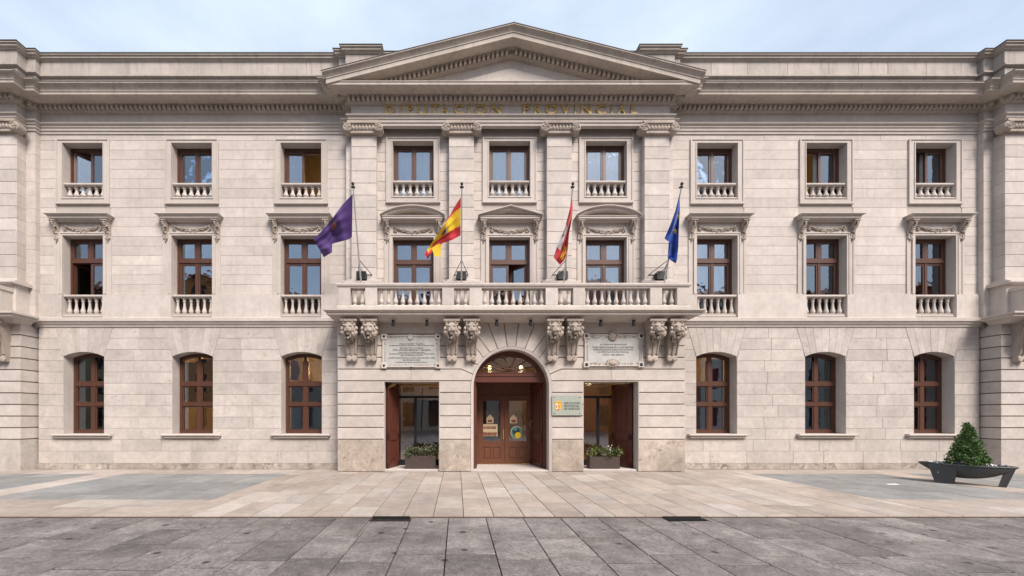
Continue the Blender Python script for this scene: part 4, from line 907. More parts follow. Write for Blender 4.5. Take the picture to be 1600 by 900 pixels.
# ---- plaques
def text_lines(parent, lines, xc, y, mat='ink'):
    for t, z, h, w in lines:
        if t is None:                                         # lines too small to read: a row of word-long strokes
            m = MB(); x = xc - w / 2; rr = random.Random(int(z * 1000))
            while x < xc + w / 2:
                l = rr.uniform(.02, .07); m.box(x, min(x + l, xc + w / 2), y - .002, y, z, z + h); x += l + .014
            m.build('small_text', mat, parent)
        else:
            vs_, fs_, wd_ = text_mesh(t, h, w, .002, .015); m = MB(); m.add(vs_, fs_); m.build('text', mat, parent, world=Matrix.Translation((xc - w / 2, y, z)))
def plaque(pxa, pxb, pya, pyb, label, right):
    a, b = P(pxa, pyb, YF), P(pxb, pya, YF); xc, zc = (a.x + b.x) / 2, (a.z + b.z) / 2; w, h = (b.x - a.x) / 2, (b.z - a.z) / 2
    t = thing('plaque', (xc, YF, a.z), label, 'plaque'); y = YF - .004
    m = MB(); m.cbox(xc - w + .06, xc + w - .06, zc - h + .06, zc + h - .06, y - .03, y, .006); m.build('slab', 'marble', t)
    m = MB()
    for x0, x1, z0, z1 in ((xc - w + .03, xc + w - .03, zc + h - .075, zc + h - .035), (xc - w + .03, xc + w - .03, zc - h + .035, zc - h + .075), (xc - w + .03, xc - w + .07, zc - h + .075, zc + h - .075), (xc + w - .07, xc + w - .03, zc - h + .075, zc + h - .075)):
        m.cbox(x0, x1, z0, z1, y - .05, y, .008)
    m.build('border', 'ashlar', t)
    for sx in (-1, 1):
        for sz in (-1, 1):
            cxx, czz = xc + sx * (w - .085), zc + sz * (h - .085)
            m = MB(); m.cbox(cxx - .085, cxx + .085, czz - .085, czz + .085, y - .06, y, .008); c = m.build('corner_block', 'ashlar', t)
            m = MB()
            if right: m.cbox(cxx - .042, cxx + .042, czz - .042, czz + .042, y - .075, y - .05, .012)
            else: m.lathe([(.036, .05), (.036, .065), (.02, .08), (.001, .083)], (cxx, y, czz), 10, 'y')
            m.build('bolt', 'black', c)
    rr = random.Random(4); m = MB()
    iw = w - .20
    if right:
        for k in range(150):
            q = rr.random()
            if q < .35: x, z = xc + rr.uniform(-iw, iw), zc + h - .115
            elif q < .7: x, z = xc + rr.uniform(-iw, iw), zc - h + .115
            else: x, z = xc + rr.choice((-1, 1)) * (w - .12), zc + rr.uniform(-h + .2, h - .2)
            m.ball((x + rr.uniform(-.01, .01), y - .03, z + rr.uniform(-.03, .03)), (.022, .015, .018), 6, 4)
        m.build('carved_border', 'carve', t)
        m = MB(); m.lathe([(.14, .02), (.14, .05), (.11, .07), (.10, .055), (.05, .075), (.001, .08)], (xc - .02, y, zc + h - .08), 14, 'y')
        for k in range(14): m.ball((xc - .02 + .12 * math.cos(k * .45), y - .06, zc + h - .08 + .12 * math.sin(k * .45)), .03, 6, 4)
        m.box(xc - .08, xc + .04, y - .06, y, zc + h + .03, zc + h + .07); m.build('crest', 'carve', t)
        m = MB(); m.ball((xc - .03, y - .03, zc - h + .13), (.20, .04, .11), 14, 8); m.ball((xc - .03, y - .06, zc - h + .13), (.12, .04, .07), 12, 7)
        for k in range(16): m.ball((xc - .03 + .19 * math.cos(k * .393), y - .04, zc - h + .13 + .105 * math.sin(k * .393)), .028, 6, 4)
        m.build('medallion', 'carve', t)
        text_lines(t, [('AL INSIGNE BURGALES', zc + .155, .042, .80), ('EXCMO SEÑOR DON MANUEL ALONSO MARTINEZ', zc + .06, .055, 1.24), (None, zc + .0, .03, 1.18), ('LA DIPUTACION PROVINCIAL', zc - .075, .05, .94), ('AÑO MCMXIV', zc - .155, .045, .66)], xc - .01, y - .0305)
    else:
        for k in range(130):
            q = rr.random()
            if q < .35: x, z = xc + rr.uniform(-iw, iw), zc + h - .105
            elif q < .7: x, z = xc + rr.uniform(-iw, iw), zc - h + .105
            else: x, z = xc + rr.choice((-1, 1)) * (w - .115), zc + rr.uniform(-h + .2, h - .2)
            m.ball((x, y - .03, z + rr.uniform(-.018, .018)), (.022, .008, .01), 6, 4)
        m.build('carved_border', 'weather', t)
        m = MB(); m.cprism([(xc - .09, zc + h - .02), (xc - .09, zc + h - .14), (xc - .02, zc + h - .19), (xc + .06, zc + h - .14), (xc + .06, zc + h - .02)], y - .07, y, .01); m.build('shield', 'marble', t)
        m = MB(); m.ball((xc, y - .03, zc - h + .03), (.05, .03, .025)); m.build('bracket', 'black', t)
        text_lines(t, [('PARA HONOR Y GLORIA', zc + .195, .042, .72), (None, zc + .155, .02, 1.33), ('ESCUELAS DEL AVE MARIA', zc + .075, .042, .70), ('DON ANDRES MANJON Y MANJON', zc + .005, .055, 1.12), (None, zc - .045, .018, .8), (None, zc - .095, .025, 1.33), (None, zc - .14, .02, .66),
                       ('LA DIPUTACION PROVINCIAL ACORDO DEDICARLE ESTA LAPIDA', zc - .225, .045, 1.38), (None, zc - .28, .03, .52), (None, zc - .34, .022, .9)], xc + .02, y - .0305)
plaque(596, 689, 522, 576, 'white marble plaque with many lines of text and round black corner bolts', False)
plaque(911, 1005, 521, 574.5, 'white marble plaque with carved tan border, crest on top and square corner studs', True)
a, b = P(862.5, 649, YF - .04), P(909, 618, YF - .04); sg = thing('sign', (a.x, YF, a.z), 'pale green glass sign with small coloured crest beside the arched entrance', 'sign')
m = MB(); m.cbox(a.x, b.x, a.z, b.z, YF - .05, YF - .035, .003); m.build('plate', 'signglass', sg)
for x in (a.x + .06, b.x - .06):
    for z in (a.z + .06, b.z - .06): m = MB(); m.lathe([(.016, .0), (.016, .055), (.01, .06), (.001, .062)], (x, YF, z), 8, 'y'); m.build('screw', 'steel', sg)
W_, H_ = b.x - a.x, b.z - a.z
for t, fz, w in (('DIPUTACION', .56, .53), ('PROVINCIAL', .42, .52), ('DE BURGOS', .28, .53)):
    vs_, fs_, wd_ = text_mesh(t, .062, w * W_, .002, .02); m = MB(); m.add(vs_, fs_); m.build('text', 'ink', sg, world=Matrix.Translation((a.x + W_ * .40, YF - .0505, a.z + H_ * fz)))
def shield(mb, xc, zc, w, h, y, mi=0, x0=-1, x1=1):
    pts = [(x0, .5), (x0, -.25), ((x0 + x1) / 2 - (x1 - x0) * .2 * (1 if x0 < 0 else 1), -.5), ((x0 + x1) / 2 + (x1 - x0) * .2, -.5), (x1, -.25), (x1, .5)]
    mb.cprism([(xc + p[0] * w / 2, zc + p[1] * h) for p in pts], y - .003, y, .001, mi)
cxx, czz = a.x + W_ * .20, a.z + H_ * .45
m = MB(); shield(m, cxx, czz, .20, .23, YF - .0505, 0); m.box(cxx - .075, cxx - .01, YF - .057, YF - .054, czz - .08, czz + .09, 1); m.box(cxx + .01, cxx + .08, YF - .057, YF - .054, czz - .08, czz + .09, 2)
for k in range(5): m.box(cxx - .09 + .04 * k, cxx - .07 + .04 * k, YF - .057, YF - .0505, czz + .12, czz + .165, 2)
m.box(cxx - .1, cxx + .1, YF - .057, YF - .0505, czz + .115, czz + .135, 2); m.box(cxx - .06, cxx - .03, YF - .06, YF - .057, czz - .04, czz + .04, 3); m.box(cxx + .03, cxx + .06, YF - .06, YF - .057, czz - .05, czz + .04, 4); m.build('crest', ['orange', 'white', 'yellow', 'maroon', 'orange'], sg)

# ---- flags on leaning poles, floodlights
PTOP = {}
def pole(px_base, label, name='flag'):
    x = P(px_base, 440, -.75).x; b = Vector((x, -.80, 5.50)); tp = Vector((x, -1.66, 7.80)); d = (tp - b).normalized()
    t = thing(name, (x, -.80, 5.5), label, 'flag', 'flags on the balcony')
    m = MB(); m.tube([b, tp], .024, 10, r2=.018); m.build('pole', 'pole', t)
    m = MB(); m.ball(tp + d * .10, .042, 10, 7); m.lathe([(.03, 0), (.055, .012), (.055, .03), (.015, .04), (.015, .08)], tp, 10); m.build('finial', 'black', t)
    m = MB(); q = b + d * .46; q2 = b + d * .66; yb = -.33
    for s_ in (-1, 1): m.tube([q2, (x + s_ * .21, yb, q.z + .02)], .010, 6)
    m.tube([(x - .21, yb, q.z + .02), (x + .21, yb, q.z + .02)], .010, 6); m.tube([q, (x, yb, q.z + .02)], .010, 6); m.tube([b, (x, -.6, 5.48), (x, -.4, 5.5)], .02, 6); m.build('bracket', 'steel', t)
    return t, lambda z: b.y + (z - b.z) * d.y / d.z
def interp(pl, u):
    L_ = [0]
    for p, q in zip(pl, pl[1:]): L_.append(L_[-1] + math.hypot(q[0] - p[0], q[1] - p[1]))
    s = u * L_[-1]
    for i in range(len(pl) - 1):
        if s <= L_[i + 1] or i == len(pl) - 2:
            k = (s - L_[i]) / max(L_[i + 1] - L_[i], 1e-6); return (pl[i][0] + (pl[i + 1][0] - pl[i][0]) * k, pl[i][1] + (pl[i + 1][1] - pl[i][1]) * k)
def cloth(t, ypole, top, bot, mats, paint, waves, nu=40, nv=26, extra=(), droop=0.0):
    def pt(u, v, off=0.0):
        a, b = interp(top, u), interp(bot, u); px, py = a[0] + (b[0] - a[0]) * v, a[1] + (b[1] - a[1]) * v
        p = P(px, py, -1.4); y = ypole(p.z) - .03 - droop * min(1, u * 5) + sum(am * math.sin(fu * u + fv * v + ph) for am, fu, fv, ph in list(waves) + [(.018, 21, 5, 1.3), (.010, 8, 23, .4)]) * min(1, u * 3) + off
        p = P(px, py, y); return p
    m = MB(); vs = [pt(i / nu, j / nv) for i in range(nu + 1) for j in range(nv + 1)]; fs = []; mis = []
    for i in range(nu):
        for j in range(nv): fs.append((i * (nv + 1) + j, i * (nv + 1) + j + 1, (i + 1) * (nv + 1) + j + 1, (i + 1) * (nv + 1) + j)); mis.append(paint((i + .5) / nu, (j + .5) / nv))
    m.add(vs, fs); m.mi = mis; fl = m.build('cloth', mats, t, True)
    for nm, pts, mi_ in extra:                                # emblems: flat pieces laid on the cloth on both sides
        for off in (-.006, .006):
            e = MB(); e.add([pt(u, v, off) for u, v in pts], [tuple(range(len(pts)))]); e.build(nm, mats[mi_], fl)
def star(u, v, ru, rv): return [(u + (ru if k % 2 == 0 else ru * .4) * math.sin(math.pi * k / 5), v - (rv if k % 2 == 0 else rv * .4) * math.cos(math.pi * k / 5)) for k in range(10)]
def disc(u, v, ru, rv, n=12): return [(u + ru * math.cos(2 * math.pi * k / n), v + rv * math.sin(2 * math.pi * k / n)) for k in range(n)]
t, yp = pole(565, 'plain purple flag with small crest flying from a balcony pole')
cloth(t, yp, [(551, 303), (535, 320), (518, 343), (503, 361), (490, 374)], [(550, 370), (545, 374), (530, 378), (519, 381), (519, 394), (506, 402)], ['purple', 'maroon', 'orange'], lambda u, v: 0,
      [(.05, 11, 2, .5), (.03, 5, 7, 1)], extra=[('crest', disc(.50, .34, .09, .13), 1), ('crest_detail', disc(.48, .30, .045, .07, 8), 2), ('crest_detail', disc(.52, .42, .035, .05, 8), 2)])
t, yp = pole(721, 'red and yellow striped flag with coat of arms on a balcony pole')
cloth(t, yp, [(720, 308), (709, 325), (700, 342), (684, 366), (672, 383), (663, 397)], [(719.5, 368), (706, 375), (692, 380), (678, 387), (673, 397), (669, 405)], ['red', 'yellow', 'maroon', 'white'], lambda u, v: 1 if .27 * (1 - u / .45) < v < .74 - .30 * u and u < .93 else 0,
      [(.045, 10, 2, 0), (.03, 4, 6, 2)], extra=[('coat_of_arms', disc(.45, .44, .075, .13), 2), ('coat_of_arms', [(.37, .33), (.40, .33), (.40, .62), (.37, .62)], 3)])
pts = [(690, 380), (684, 381), (674, 388), (679, 400), (688, 401)]
m = MB(); m.add([P(px, py, yp(6.6) + .05 + .01 * k) for k, (px, py) in enumerate(pts)], [tuple(range(5))]); m.build('folded_corner', 'yellow', t)
t, yp = pole(880, 'drooping red and white quartered flag with gold castle on a balcony pole')
def qp(u, v):
    if v < .40: return 1 if .42 < u < .82 else 0
    return 0
cloth(t, yp, [(894, 309), (889, 332), (882, 358), (872, 380), (865, 402)], [(895, 325), (893, 345), (889, 365), (887, 390), (882, 406), (875, 414)], ['red', 'white', 'maroon', 'yellow'], qp, [(.06, 3, 9, 0), (.03, 8, 5, 1)],
      extra=[('castle', [(.70, .55), (.76, .62), (.92, .60), (.92, .68), (.86, .74), (.92, .80), (.92, .90), (.76, .92), (.70, .85)], 3), ('lion', disc(.62, .22, .05, .13, 9), 2), ('lion', disc(.71, .25, .03, .10, 7), 2)], droop=.11)
t, yp = pole(1036, 'drooping blue flag with yellow stars on a balcony pole')
cloth(t, yp, [(1062, 303), (1055, 330), (1047, 352), (1038, 373), (1045, 376), (1044, 392), (1043, 403)], [(1062.3, 305), (1062, 330), (1060.5, 365), (1060, 385), (1058, 405), (1056, 412), (1044, 404)], ['blue', 'star'], lambda u, v: 0, [(.06, 4, 8, .5), (.03, 9, 5, 1)],
      extra=[('star', star(.50, .62, .045, .22), 1), ('star', star(.285, .80, .04, .18), 1)], droop=.11)
for px, what in ((566, 'purple'), (721, 'red and yellow'), (878, 'red and white'), (1031, 'blue')):
    x = P(px, 433, -.42).x; t = thing('floodlight', (x, -.45, 5.70), 'black floodlight at the foot of the %s flag pole' % what, 'floodlight', 'floodlights on the balcony')
    m = MB(); m.box(-.13, .13, -.09, .09, .05, .27); m.box(-.145, .145, -.105, -.09, .04, .28)
    for k in range(6): m.box(-.12 + .044 * k, -.10 + .044 * k, .09, .125, .06, .25)
    m.build('housing', 'black', t, world=Matrix.Translation((x, -.45, 5.70)))
    m = MB(); m.tube([(-.15, 0, .16), (-.15, 0, .01), (.15, 0, .01), (.15, 0, .16)], .012, 6); m.box(-.06, .06, -.06, .06, 0, .015); m.build('stand', 'black', t, world=Matrix.Translation((x, -.45, 5.70)))
for d in (-3.52, -2.5, -.36, .10 - .05 + .0, 1.5, 2.5):
    pass
for px in (614.5, 667, 776, 829, 938.5, 990):
    x = P(px, 498, -.85).x; t = thing('spotlight', (x, -.85, 4.43), 'small dark spotlight hanging under the balcony slab', 'spotlight', 'spotlights under the balcony')
    m = MB(); m.lathe([(.045, -.17), (.05, -.16), (.05, -.06), (.03, -.045)], (x, -.86, 4.445), 10); m.build('can', 'black', t)
    m = MB(); m.box(x - .04, x + .04, -.89, -.83, 4.41, 4.442); m.build('mount', 'black', t)

# ---- door posters
def decal(name, label, cat, parts):
    t = thing(name, (parts[0][1][0][0], YI - .02, parts[0][1][0][1]), label, cat)
    for i, (nm, pts, mt) in enumerate(parts):
        m = MB(); m.cprism(pts, YI - .010 - .0015 * i, YI - .0065 - .0015 * i, .0002); m.build(nm, mt, t)
def PD(px, py): p = P(735 + px / 5.806, 580 + py / 5.806, YI); return (p.x, p.z)
def rect(a, b, c, d): return [PD(a, d), PD(c, d), PD(c, b), PD(a, b)]
rr = random.Random(2); strokes = []
for z0, z1 in ((500, 522), (552, 582)):
    x = 104
    while x < 232: w = rr.uniform(4, 9); strokes.append(('text_stroke', rect(x, z0, x + w, z1), 'maroon')); x += w + rr.uniform(2.5, 6)
decal('poster', 'cream poster with two lines of text on the left glass door', 'poster', [('sheet', rect(100, 480, 246, 590), 'cream')] + strokes)
for px, nm in ((178, 'left glass door above the cream poster'), (391, 'right glass door above the round emblem')):
    decal('door_sticker', 'small house-shaped sticker on the ' + nm, 'sticker', [('sheet', [PD(px - 32, 472), PD(px + 32, 472), PD(px + 32, 425), PD(px, 390), PD(px - 32, 425)], 'cream'), ('detail', [PD(px - 20, 465), PD(px + 20, 465), PD(px + 20, 440), PD(px - 20, 440)], 'maroon')])
cc = PD(420, 555); rx = .17
def D_(cx_, cz_, r, n=20): return [(cx_ + r * math.cos(2 * math.pi * k / n), cz_ + r * math.sin(2 * math.pi * k / n)) for k in range(n)]
x1 = PD(468, 0)[0]
decal('door_emblem', 'large round blue, green and yellow emblem on the right glass door', 'emblem', [('ring', [(min(x, x1), z) for x, z in D_(cc[0] - .0, cc[1], .215)], 'cream'), ('disc', [(min(x, x1 - .004), z) for x, z in D_(cc[0] + .005, cc[1] - .005, .195)], 'green'), ('core', D_(cc[0] - .02, cc[1] + .03, .125), 'ink'), ('sun', [(min(x, x1 - .004), z) for x, z in D_(cc[0] + .04, cc[1] - .09, .10)], 'yellow'), ('sky', D_(cc[0] - .05, cc[1] + .11, .06), 'cyan')])

# ---- lamps lit inside, some of them out of sight
def lamp(name, label, loc, r, power, cat='lamp', group=None):
    t = thing(name, loc, label, cat, group); m = MB(); m.ball(loc, r, 12, 8); m.build('globe', 'amber', t, True)
    m = MB(); m.tube([Vector(loc) + Vector((0, 0, r * .8)), (loc[0], loc[1], 4.29 if loc[2] < 5 else 12.49)], .012, 6); m.lathe([(.05, 0), (.05, .03)], (loc[0], loc[1], 4.26 if loc[2] < 5 else 12.46), 8); m.build('stem', 'brass', t)
    d = bpy.data.lights.new('lamp_light', 'POINT'); d.energy = power; d.color = (1, .62, .28); d.shadow_soft_size = r * 1.3
    o = bpy.data.objects.new('lamp_light', d); link(o, t, Matrix.Translation(Vector(loc) - Vector((0, 0, r * 2.5))))
for px in (765, 814): p = P(px, 574, 2.6); lamp('pendant_lamp', 'glowing globe lamp hanging in the lobby behind the fanlight', tuple(p), .07, 34, group='lobby pendant lamps')
lamp('pendant_lamp', 'unseen glowing globe lamp in the lobby behind the left side doorway', (AX - 2.9, 3.2, 3.35), .1, 30)  # added out of sight above the opening for the lobby glow
lamp('pendant_lamp', 'unseen glowing globe lamp in the lobby behind the right side doorway', (AX + 3.4, 2.6, 3.2), .1, 75)  # likewise out of sight, gives the warm light behind this doorway
lamp('room_lamp', 'lit globe lamp in the yellow room with the hanging coat', (AX - 5.9, 1.9, 3.5), .09, 100)
lamp('room_lamp', 'lit globe lamp in the room with the ochre board', (AX - 9.0, 1.0, 3.6), .08, 90)
lamp('room_lamp', 'lit globe lamp in the yellow room right of the balcony corbels', (AX + 6.9, 2.2, 3.5), .09, 45)
lamp('room_lamp', 'lit globe lamp in the ochre room behind the open casement near the purple flag', (AX - 6.0, 2.6, 10.6), .09, 14)
lamp('room_lamp', 'lit globe lamp in the ochre room behind the open top-floor casement of the right wing', (AX + 9.0, 2.6, 10.6), .09, 10)
sc = P(829, 652, 1.15); t = thing('wall_lamp', (AX + 1.02, 1.2, 1.4), 'small lit amber wall lamp beside the inner oak doors', 'lamp')
m = MB(); m.lathe([(.035, -.06), (.05, -.05), (.05, .05), (.035, .06)], (sc.x, 1.3, sc.z), 10); m.build('shade', 'amber', t)
m = MB(); m.tube([(sc.x, 1.3, sc.z + .05), (sc.x, 1.3, sc.z + .12), (sc.x + .1, 1.4, sc.z + .12)], .01, 6); m.build('arm', 'brass', t)
# coat hanging in the lit room
c0 = P(458, 563, 1.0); m = MB(); prof = [(0.02, 0), (.13, -.05), (.15, -.25), (.17, -.5), (.19, -.68), (.16, -.69)]
vs = []; k = 12
for r_, z in prof:
    for i in range(k): a_ = 2 * math.pi * i / k; vs.append((c0.x + r_ * math.cos(a_) * (1 + .1 * math.sin(3 * a_)), 1.0 + r_ * .5 * math.sin(a_), c0.z + .02 + z))
m.add(vs, [(i * k + j, i * k + (j + 1) % k, (i + 1) * k + (j + 1) % k, (i + 1) * k + j) for i in range(len(prof) - 1) for j in range(k)])
for s_ in (-1, 1): m.tube([(c0.x + s_ * .11, 1.0, c0.z - .05), (c0.x + s_ * .19, 1.0, c0.z - .28), (c0.x + s_ * .18, .98, c0.z - .5)], .05, 8)
t = thing('coat', (c0.x, 1.0, c0.z - .7), 'dark red coat hanging inside the yellow-lit ground floor window', 'coat'); m.build('body', plain('coat_cloth', (.09, .015, .02), .95), t, True)
m = MB(); m.tube([(c0.x, 1.0, c0.z), (c0.x, 1.0, c0.z + .1), (c0.x, 1.0, 4.29)], .006, 6); m.build('hanger', 'steel', t)
# ochre board in the second window from the left pavilion
bx_ = AX - 9.893; m = MB(); m.cbox(bx_ - .35, bx_ + .95, .03, 1.95, 1.5, 1.54, .01); t = tag(m.build('notice_board', 'ochre'), 'bright ochre board standing low inside a ground floor window', 'board')

# ---- planters
def leaves(mb, pts, size, rng, up=.3):
    for p in pts:
        d = Vector((rng.gauss(0, 1), rng.gauss(0, 1), rng.gauss(up, .8))).normalized(); u = d.cross(Vector((rng.gauss(0, 1), rng.gauss(0, 1), rng.gauss(0, 1)))).normalized(); s = size * rng.uniform(.6, 1.3); p = Vector(p)
        mb.add([p, p + d * s * .5 + u * s * .24, p + d * s, p + d * s * .5 - u * s * .24], [(0, 1, 2, 3)], 0)
rl = random.Random(12)
for s_, (pa, pb), what in ((-1, (634, 681), 'left of the arched entrance, behind a low glass panel'), (1, (919, 965), 'right of the arched entrance, below the sign')):
    yq = -.20; x0, x1 = P(pa, 700, yq).x, P(pb, 700, yq).x; z0 = .056
    t = thing('planter_box', ((x0 + x1) / 2, yq, z0), ('brown rectangular planter box in the doorway with its leaf folded open on the left' if s_ < 0 else 'brown rectangular planter box in the doorway beside the green glass sign'), 'planter', 'planter boxes in the side doorways')
    m = MB(); h = .40 if s_ < 0 else .37
    for a, b, c, d in ((x0, x1, yq - .16, yq - .13), (x0, x1, yq + .13, yq + .16), (x0, x0 + .03, yq - .13, yq + .13), (x1 - .03, x1, yq - .13, yq + .13)): m.box(a, b, c, d, z0, z0 + h)
    m.box(x0 + .03, x1 - .03, yq - .13, yq + .13, z0, z0 + .03); m.build('box', 'corten', t); m = MB(); m.box(x0 + .03, x1 - .03, yq - .13, yq + .13, z0 + .3, z0 + h - .04); m.build('earth', 'soil', t)
    t = thing('shrub', ((x0 + x1) / 2, yq, z0 + h), 'dull green leafy shrub in the planter box of the doorway left of the arch' if s_ < 0 else 'yellow-green shrub with white blossoms in the planter box beside the sign', 'shrub', 'doorway shrubs')
    m = MB(); pts = []
    for c in range(22):
        cx_ = rl.uniform(x0 - .03, x1 + .03); cy_ = yq + rl.uniform(-.16, .12); cz_ = z0 + h + rl.uniform(.02, .2); rr_ = rl.uniform(.06, .13)
        for _ in range(46): pts.append((cx_ + rl.gauss(0, rr_ * .6), cy_ + rl.gauss(0, rr_ * .6), max(z0 + h - .05, cz_ + rl.gauss(0, rr_ * .55))))
    leaves(m, pts, .075, rl); m.build('foliage', 'leaf3' if s_ < 0 else 'leaf2', t)
    m = MB()
    for _ in range(14):
        x = rl.uniform(x0 + .1, x1 - .1); m.tube([(x, yq, z0 + h - .06), (x + rl.uniform(-.06, .06), yq + rl.uniform(-.05, .05), z0 + h + rl.uniform(.1, .2))], .006, 5)
    m.build('stem', 'bark', t)
    m = MB(); leaves(m, [(x1 - .3 + rl.gauss(0, .09), yq - .1 + rl.gauss(0, .04), z0 + h + .22 + rl.gauss(0, .05)) for _ in range(40 if s_ > 0 else 22)], .04, rl); m.build('blossom', 'cream' if s_ < 0 else 'petalw', t)
# boat-shaped planter
PC = Vector((12.42, -2.62, 0)); ANG = math.atan2(-.77, .63); WT = Matrix.Translation(PC) @ Matrix.Rotation(ANG, 4, 'Z')
pt_ = thing('boat_planter', PC, 'dark grey boat-shaped planter with block foot and slanted leg, by the right pavilion', 'planter')
m = MB(); ns, nr = 33, 9; LH, BW = .72, .30; vs = []
def hull(u, k, inner=0):                                     # u along -1..1, k 0 rim .. 1 keel
    wd_ = (BW - inner) * max(0, 1 - abs(u) ** 2.6) ** .75 + .02; dep = .30 * max(0.0, 1 - abs(u) ** 2.2) + .03; a = k * math.pi / 2
    return wd_ * math.cos(a) ** .8 if k < 1 else 0, .47 - (dep - inner) * math.sin(a)
for i in range(ns):
    u = -1 + 2 * i / (ns - 1)
    for j in range(2 * nr - 1):
        k = 1 - abs(j - (nr - 1)) / (nr - 1); yy, zz = hull(u, k); sg_ = -1 if j < nr - 1 else 1; vs.append((u * LH, sg_ * yy, zz))
w2 = 2 * nr - 1
m.add(vs, [(i * w2 + j, (i + 1) * w2 + j, (i + 1) * w2 + j + 1, i * w2 + j + 1) for i in range(ns - 1) for j in range(w2 - 1)])
recalc(m.build('hull', 'planter', pt_, True, world=WT))
m = MB(); n = 40; ro = []
for i in range(ns): u = -1 + 2 * i / (ns - 1); ro.append((u * LH, -hull(u, 0)[0], .47))
for i in range(ns - 1, -1, -1): u = -1 + 2 * i / (ns - 1); ro.append((u * LH, hull(u, 0)[0], .47))
m.tube(ro + ro[:2], .022, 6); m.build('rim', 'planter', pt_, False, world=WT)
m = MB(); inr = [(x * .96, y * .93) for x, y, z in ro]; m.add([(x, y, .445) for x, y in inr], [tuple(range(len(inr)))]); m.build('earth', 'soil', pt_, world=WT)
m = MB()
def hexa(mb, bt, tp): mb.add(bt + tp, [(3, 2, 1, 0), (4, 5, 6, 7), (0, 1, 5, 4), (1, 2, 6, 5), (2, 3, 7, 6), (3, 0, 4, 7)])
hexa(m, [(-.47, -.27, 0), (-.17, -.27, 0), (-.17, .27, 0), (-.47, .27, 0)], [(-.58, -.29, .455), (-.12, -.315, .455), (-.12, .315, .455), (-.58, .29, .455)]); o = m.build('foot', 'planter', pt_, world=WT)
m = MB(); m.lathe([(.012, .0), (.012, .012)], (-.42, -.29, .27), 8, 'y'); m.build('badge', 'pole', pt_, world=WT)
m = MB(); hexa(m, [(.47, -.09, 0), (.57, -.09, 0), (.57, .09, 0), (.47, .09, 0)], [(.57, -.10, .45), (.70, -.07, .45), (.70, .07, .45), (.57, .10, .45)]); m.build('leg', 'planter', pt_, world=WT)
def WP(x, y, z): return WT @ Vector((x, y, z))
con = thing('conifer', WP(.03, 0, .445), 'small dense green conical conifer growing in the dark boat-shaped planter', 'conifer')
m = MB(); m.tube([WP(.03, 0, .40), WP(.03, 0, .9), WP(.03, 0, 1.38)], .025, 7, r2=.006)
rc = random.Random(21)
for k in range(40): z = rc.uniform(.5, 1.3); a = rc.uniform(0, 6.28); r_ = .30 * (1.45 - z); m.tube([WP(.03, 0, z - .04), WP(.03 + r_ * math.cos(a), r_ * math.sin(a), z + .03)], .006, 5)
m.build('trunk', 'bark', con)
m = MB(); pts = []
for c in range(330):
    z = .47 + 1.0 * (1 - math.sqrt(rc.random())) ** .9; rad = .37 * (1.50 - z) / 1.03 * rc.uniform(.8, 1.12); a = rc.uniform(0, 6.28); rr_ = rad * math.sqrt(rc.uniform(.35, 1))
    for _ in range(24): pts.append(WP(.03 + rr_ * math.cos(a) + rc.gauss(0, .028), rr_ * math.sin(a) + rc.gauss(0, .028), min(1.49, max(.46, z + rc.gauss(0, .035)))))
for _ in range(60): pts.append(WP(.03 + rc.gauss(0, .02), rc.gauss(0, .02), rc.uniform(1.3, 1.5)))
leaves(m, pts, .05, rc, .9); m.build('crown', 'leaf', con)
for x, y, mt, lab in ((-.42, -.08, 'petalw', 'white pansies at the block-foot end of the boat planter'), (-.12, -.2, 'petal', 'violet pansies in front of the conifer in the boat planter'), (.32, -.1, 'petalw', 'white pansies beside the conifer near the slanted planter leg'), (.44, -.06, 'petal', 'dark violet pansies between white ones near the slanted planter leg')):
    c = WP(x, y, .45); t = thing('pansies', c, lab, 'flowers', 'pansies in the boat planter')
    m = MB(); pts = [c + Vector((rc.gauss(0, .06), rc.gauss(0, .06), rc.uniform(.03, .08))) for _ in range(9)]
    for p in pts:
        for k in range(5): a = k * 1.257; d = Vector((math.cos(a), math.sin(a) * .5 - .4, math.sin(a) * .8)) * .022; m.add([p, p + d + Vector((.012, 0, .008)), p + d * 1.5, p + d + Vector((-.012, 0, -.008))], [(0, 1, 2, 3)])
    m.build('bloom', mt, t)['kind'] = 'stuff'; m = MB(); leaves(m, [c + Vector((rc.gauss(0, .08), rc.gauss(0, .08), rc.uniform(0, .05))) for _ in range(90)], .04, rc, .6); m.build('foliage', 'leaf', t)

# ---- drain at the kerb, scrap of paper
g0, g1, gy = GAPS[1]
t = thing('drain_grate', ((g0 + g1) / 2, gy, -.06), 'black iron drain grate set against the beige kerb edge', 'drain')
m = MB(); m.box(g0 + .01, g1 - .01, gy + .005, gy + .02, -.065, -.034); m.box(g0 + .01, g1 - .01, KERB_Y - .02, KERB_Y - .005, -.065, -.034); m.build('frame', 'iron', t)
m = MB(); m.box(g0 + .01, g1 - .01, gy + .02, KERB_Y - .02, -.0648, -.0645); m.build('pit', 'void', t)  # thin black sheet painting the depth below the bars
m = MB(); m.box(g0 + .01, g1 - .01, KERB_Y - .0045, KERB_Y - .001, -.0638, -.006); m.build('shade_strip', 'void', t)  # black strip, painted shade over the kerb face
for k in range(16): m = MB(); x = g0 + .03 + (g1 - g0 - .07) * k / 15; m.box(x, x + .016, gy + .02, KERB_Y - .02, -.064, -.036); m.build('bar', 'iron', t)
g0, g1, gy = GAPS[0]
t = thing('gutter_slot', ((g0 + g1) / 2, gy, -.08), 'dark open gutter slot with broken edge in front of the beige kerb', 'drain')
m = MB(); m.box(g0 + .02, g1 - .02, gy + .01, KERB_Y - .005, -.064, -.055); m.build('bed', 'void', t)  # shallow bed, the slot's dark depth put into its colour
m = MB(); m.box(g0 + .02, g1 - .02, KERB_Y - .006, KERB_Y - .001, -.0638, -.004); m.build('shade_strip', 'void', t)  # black strip added to darken the kerb face like shade
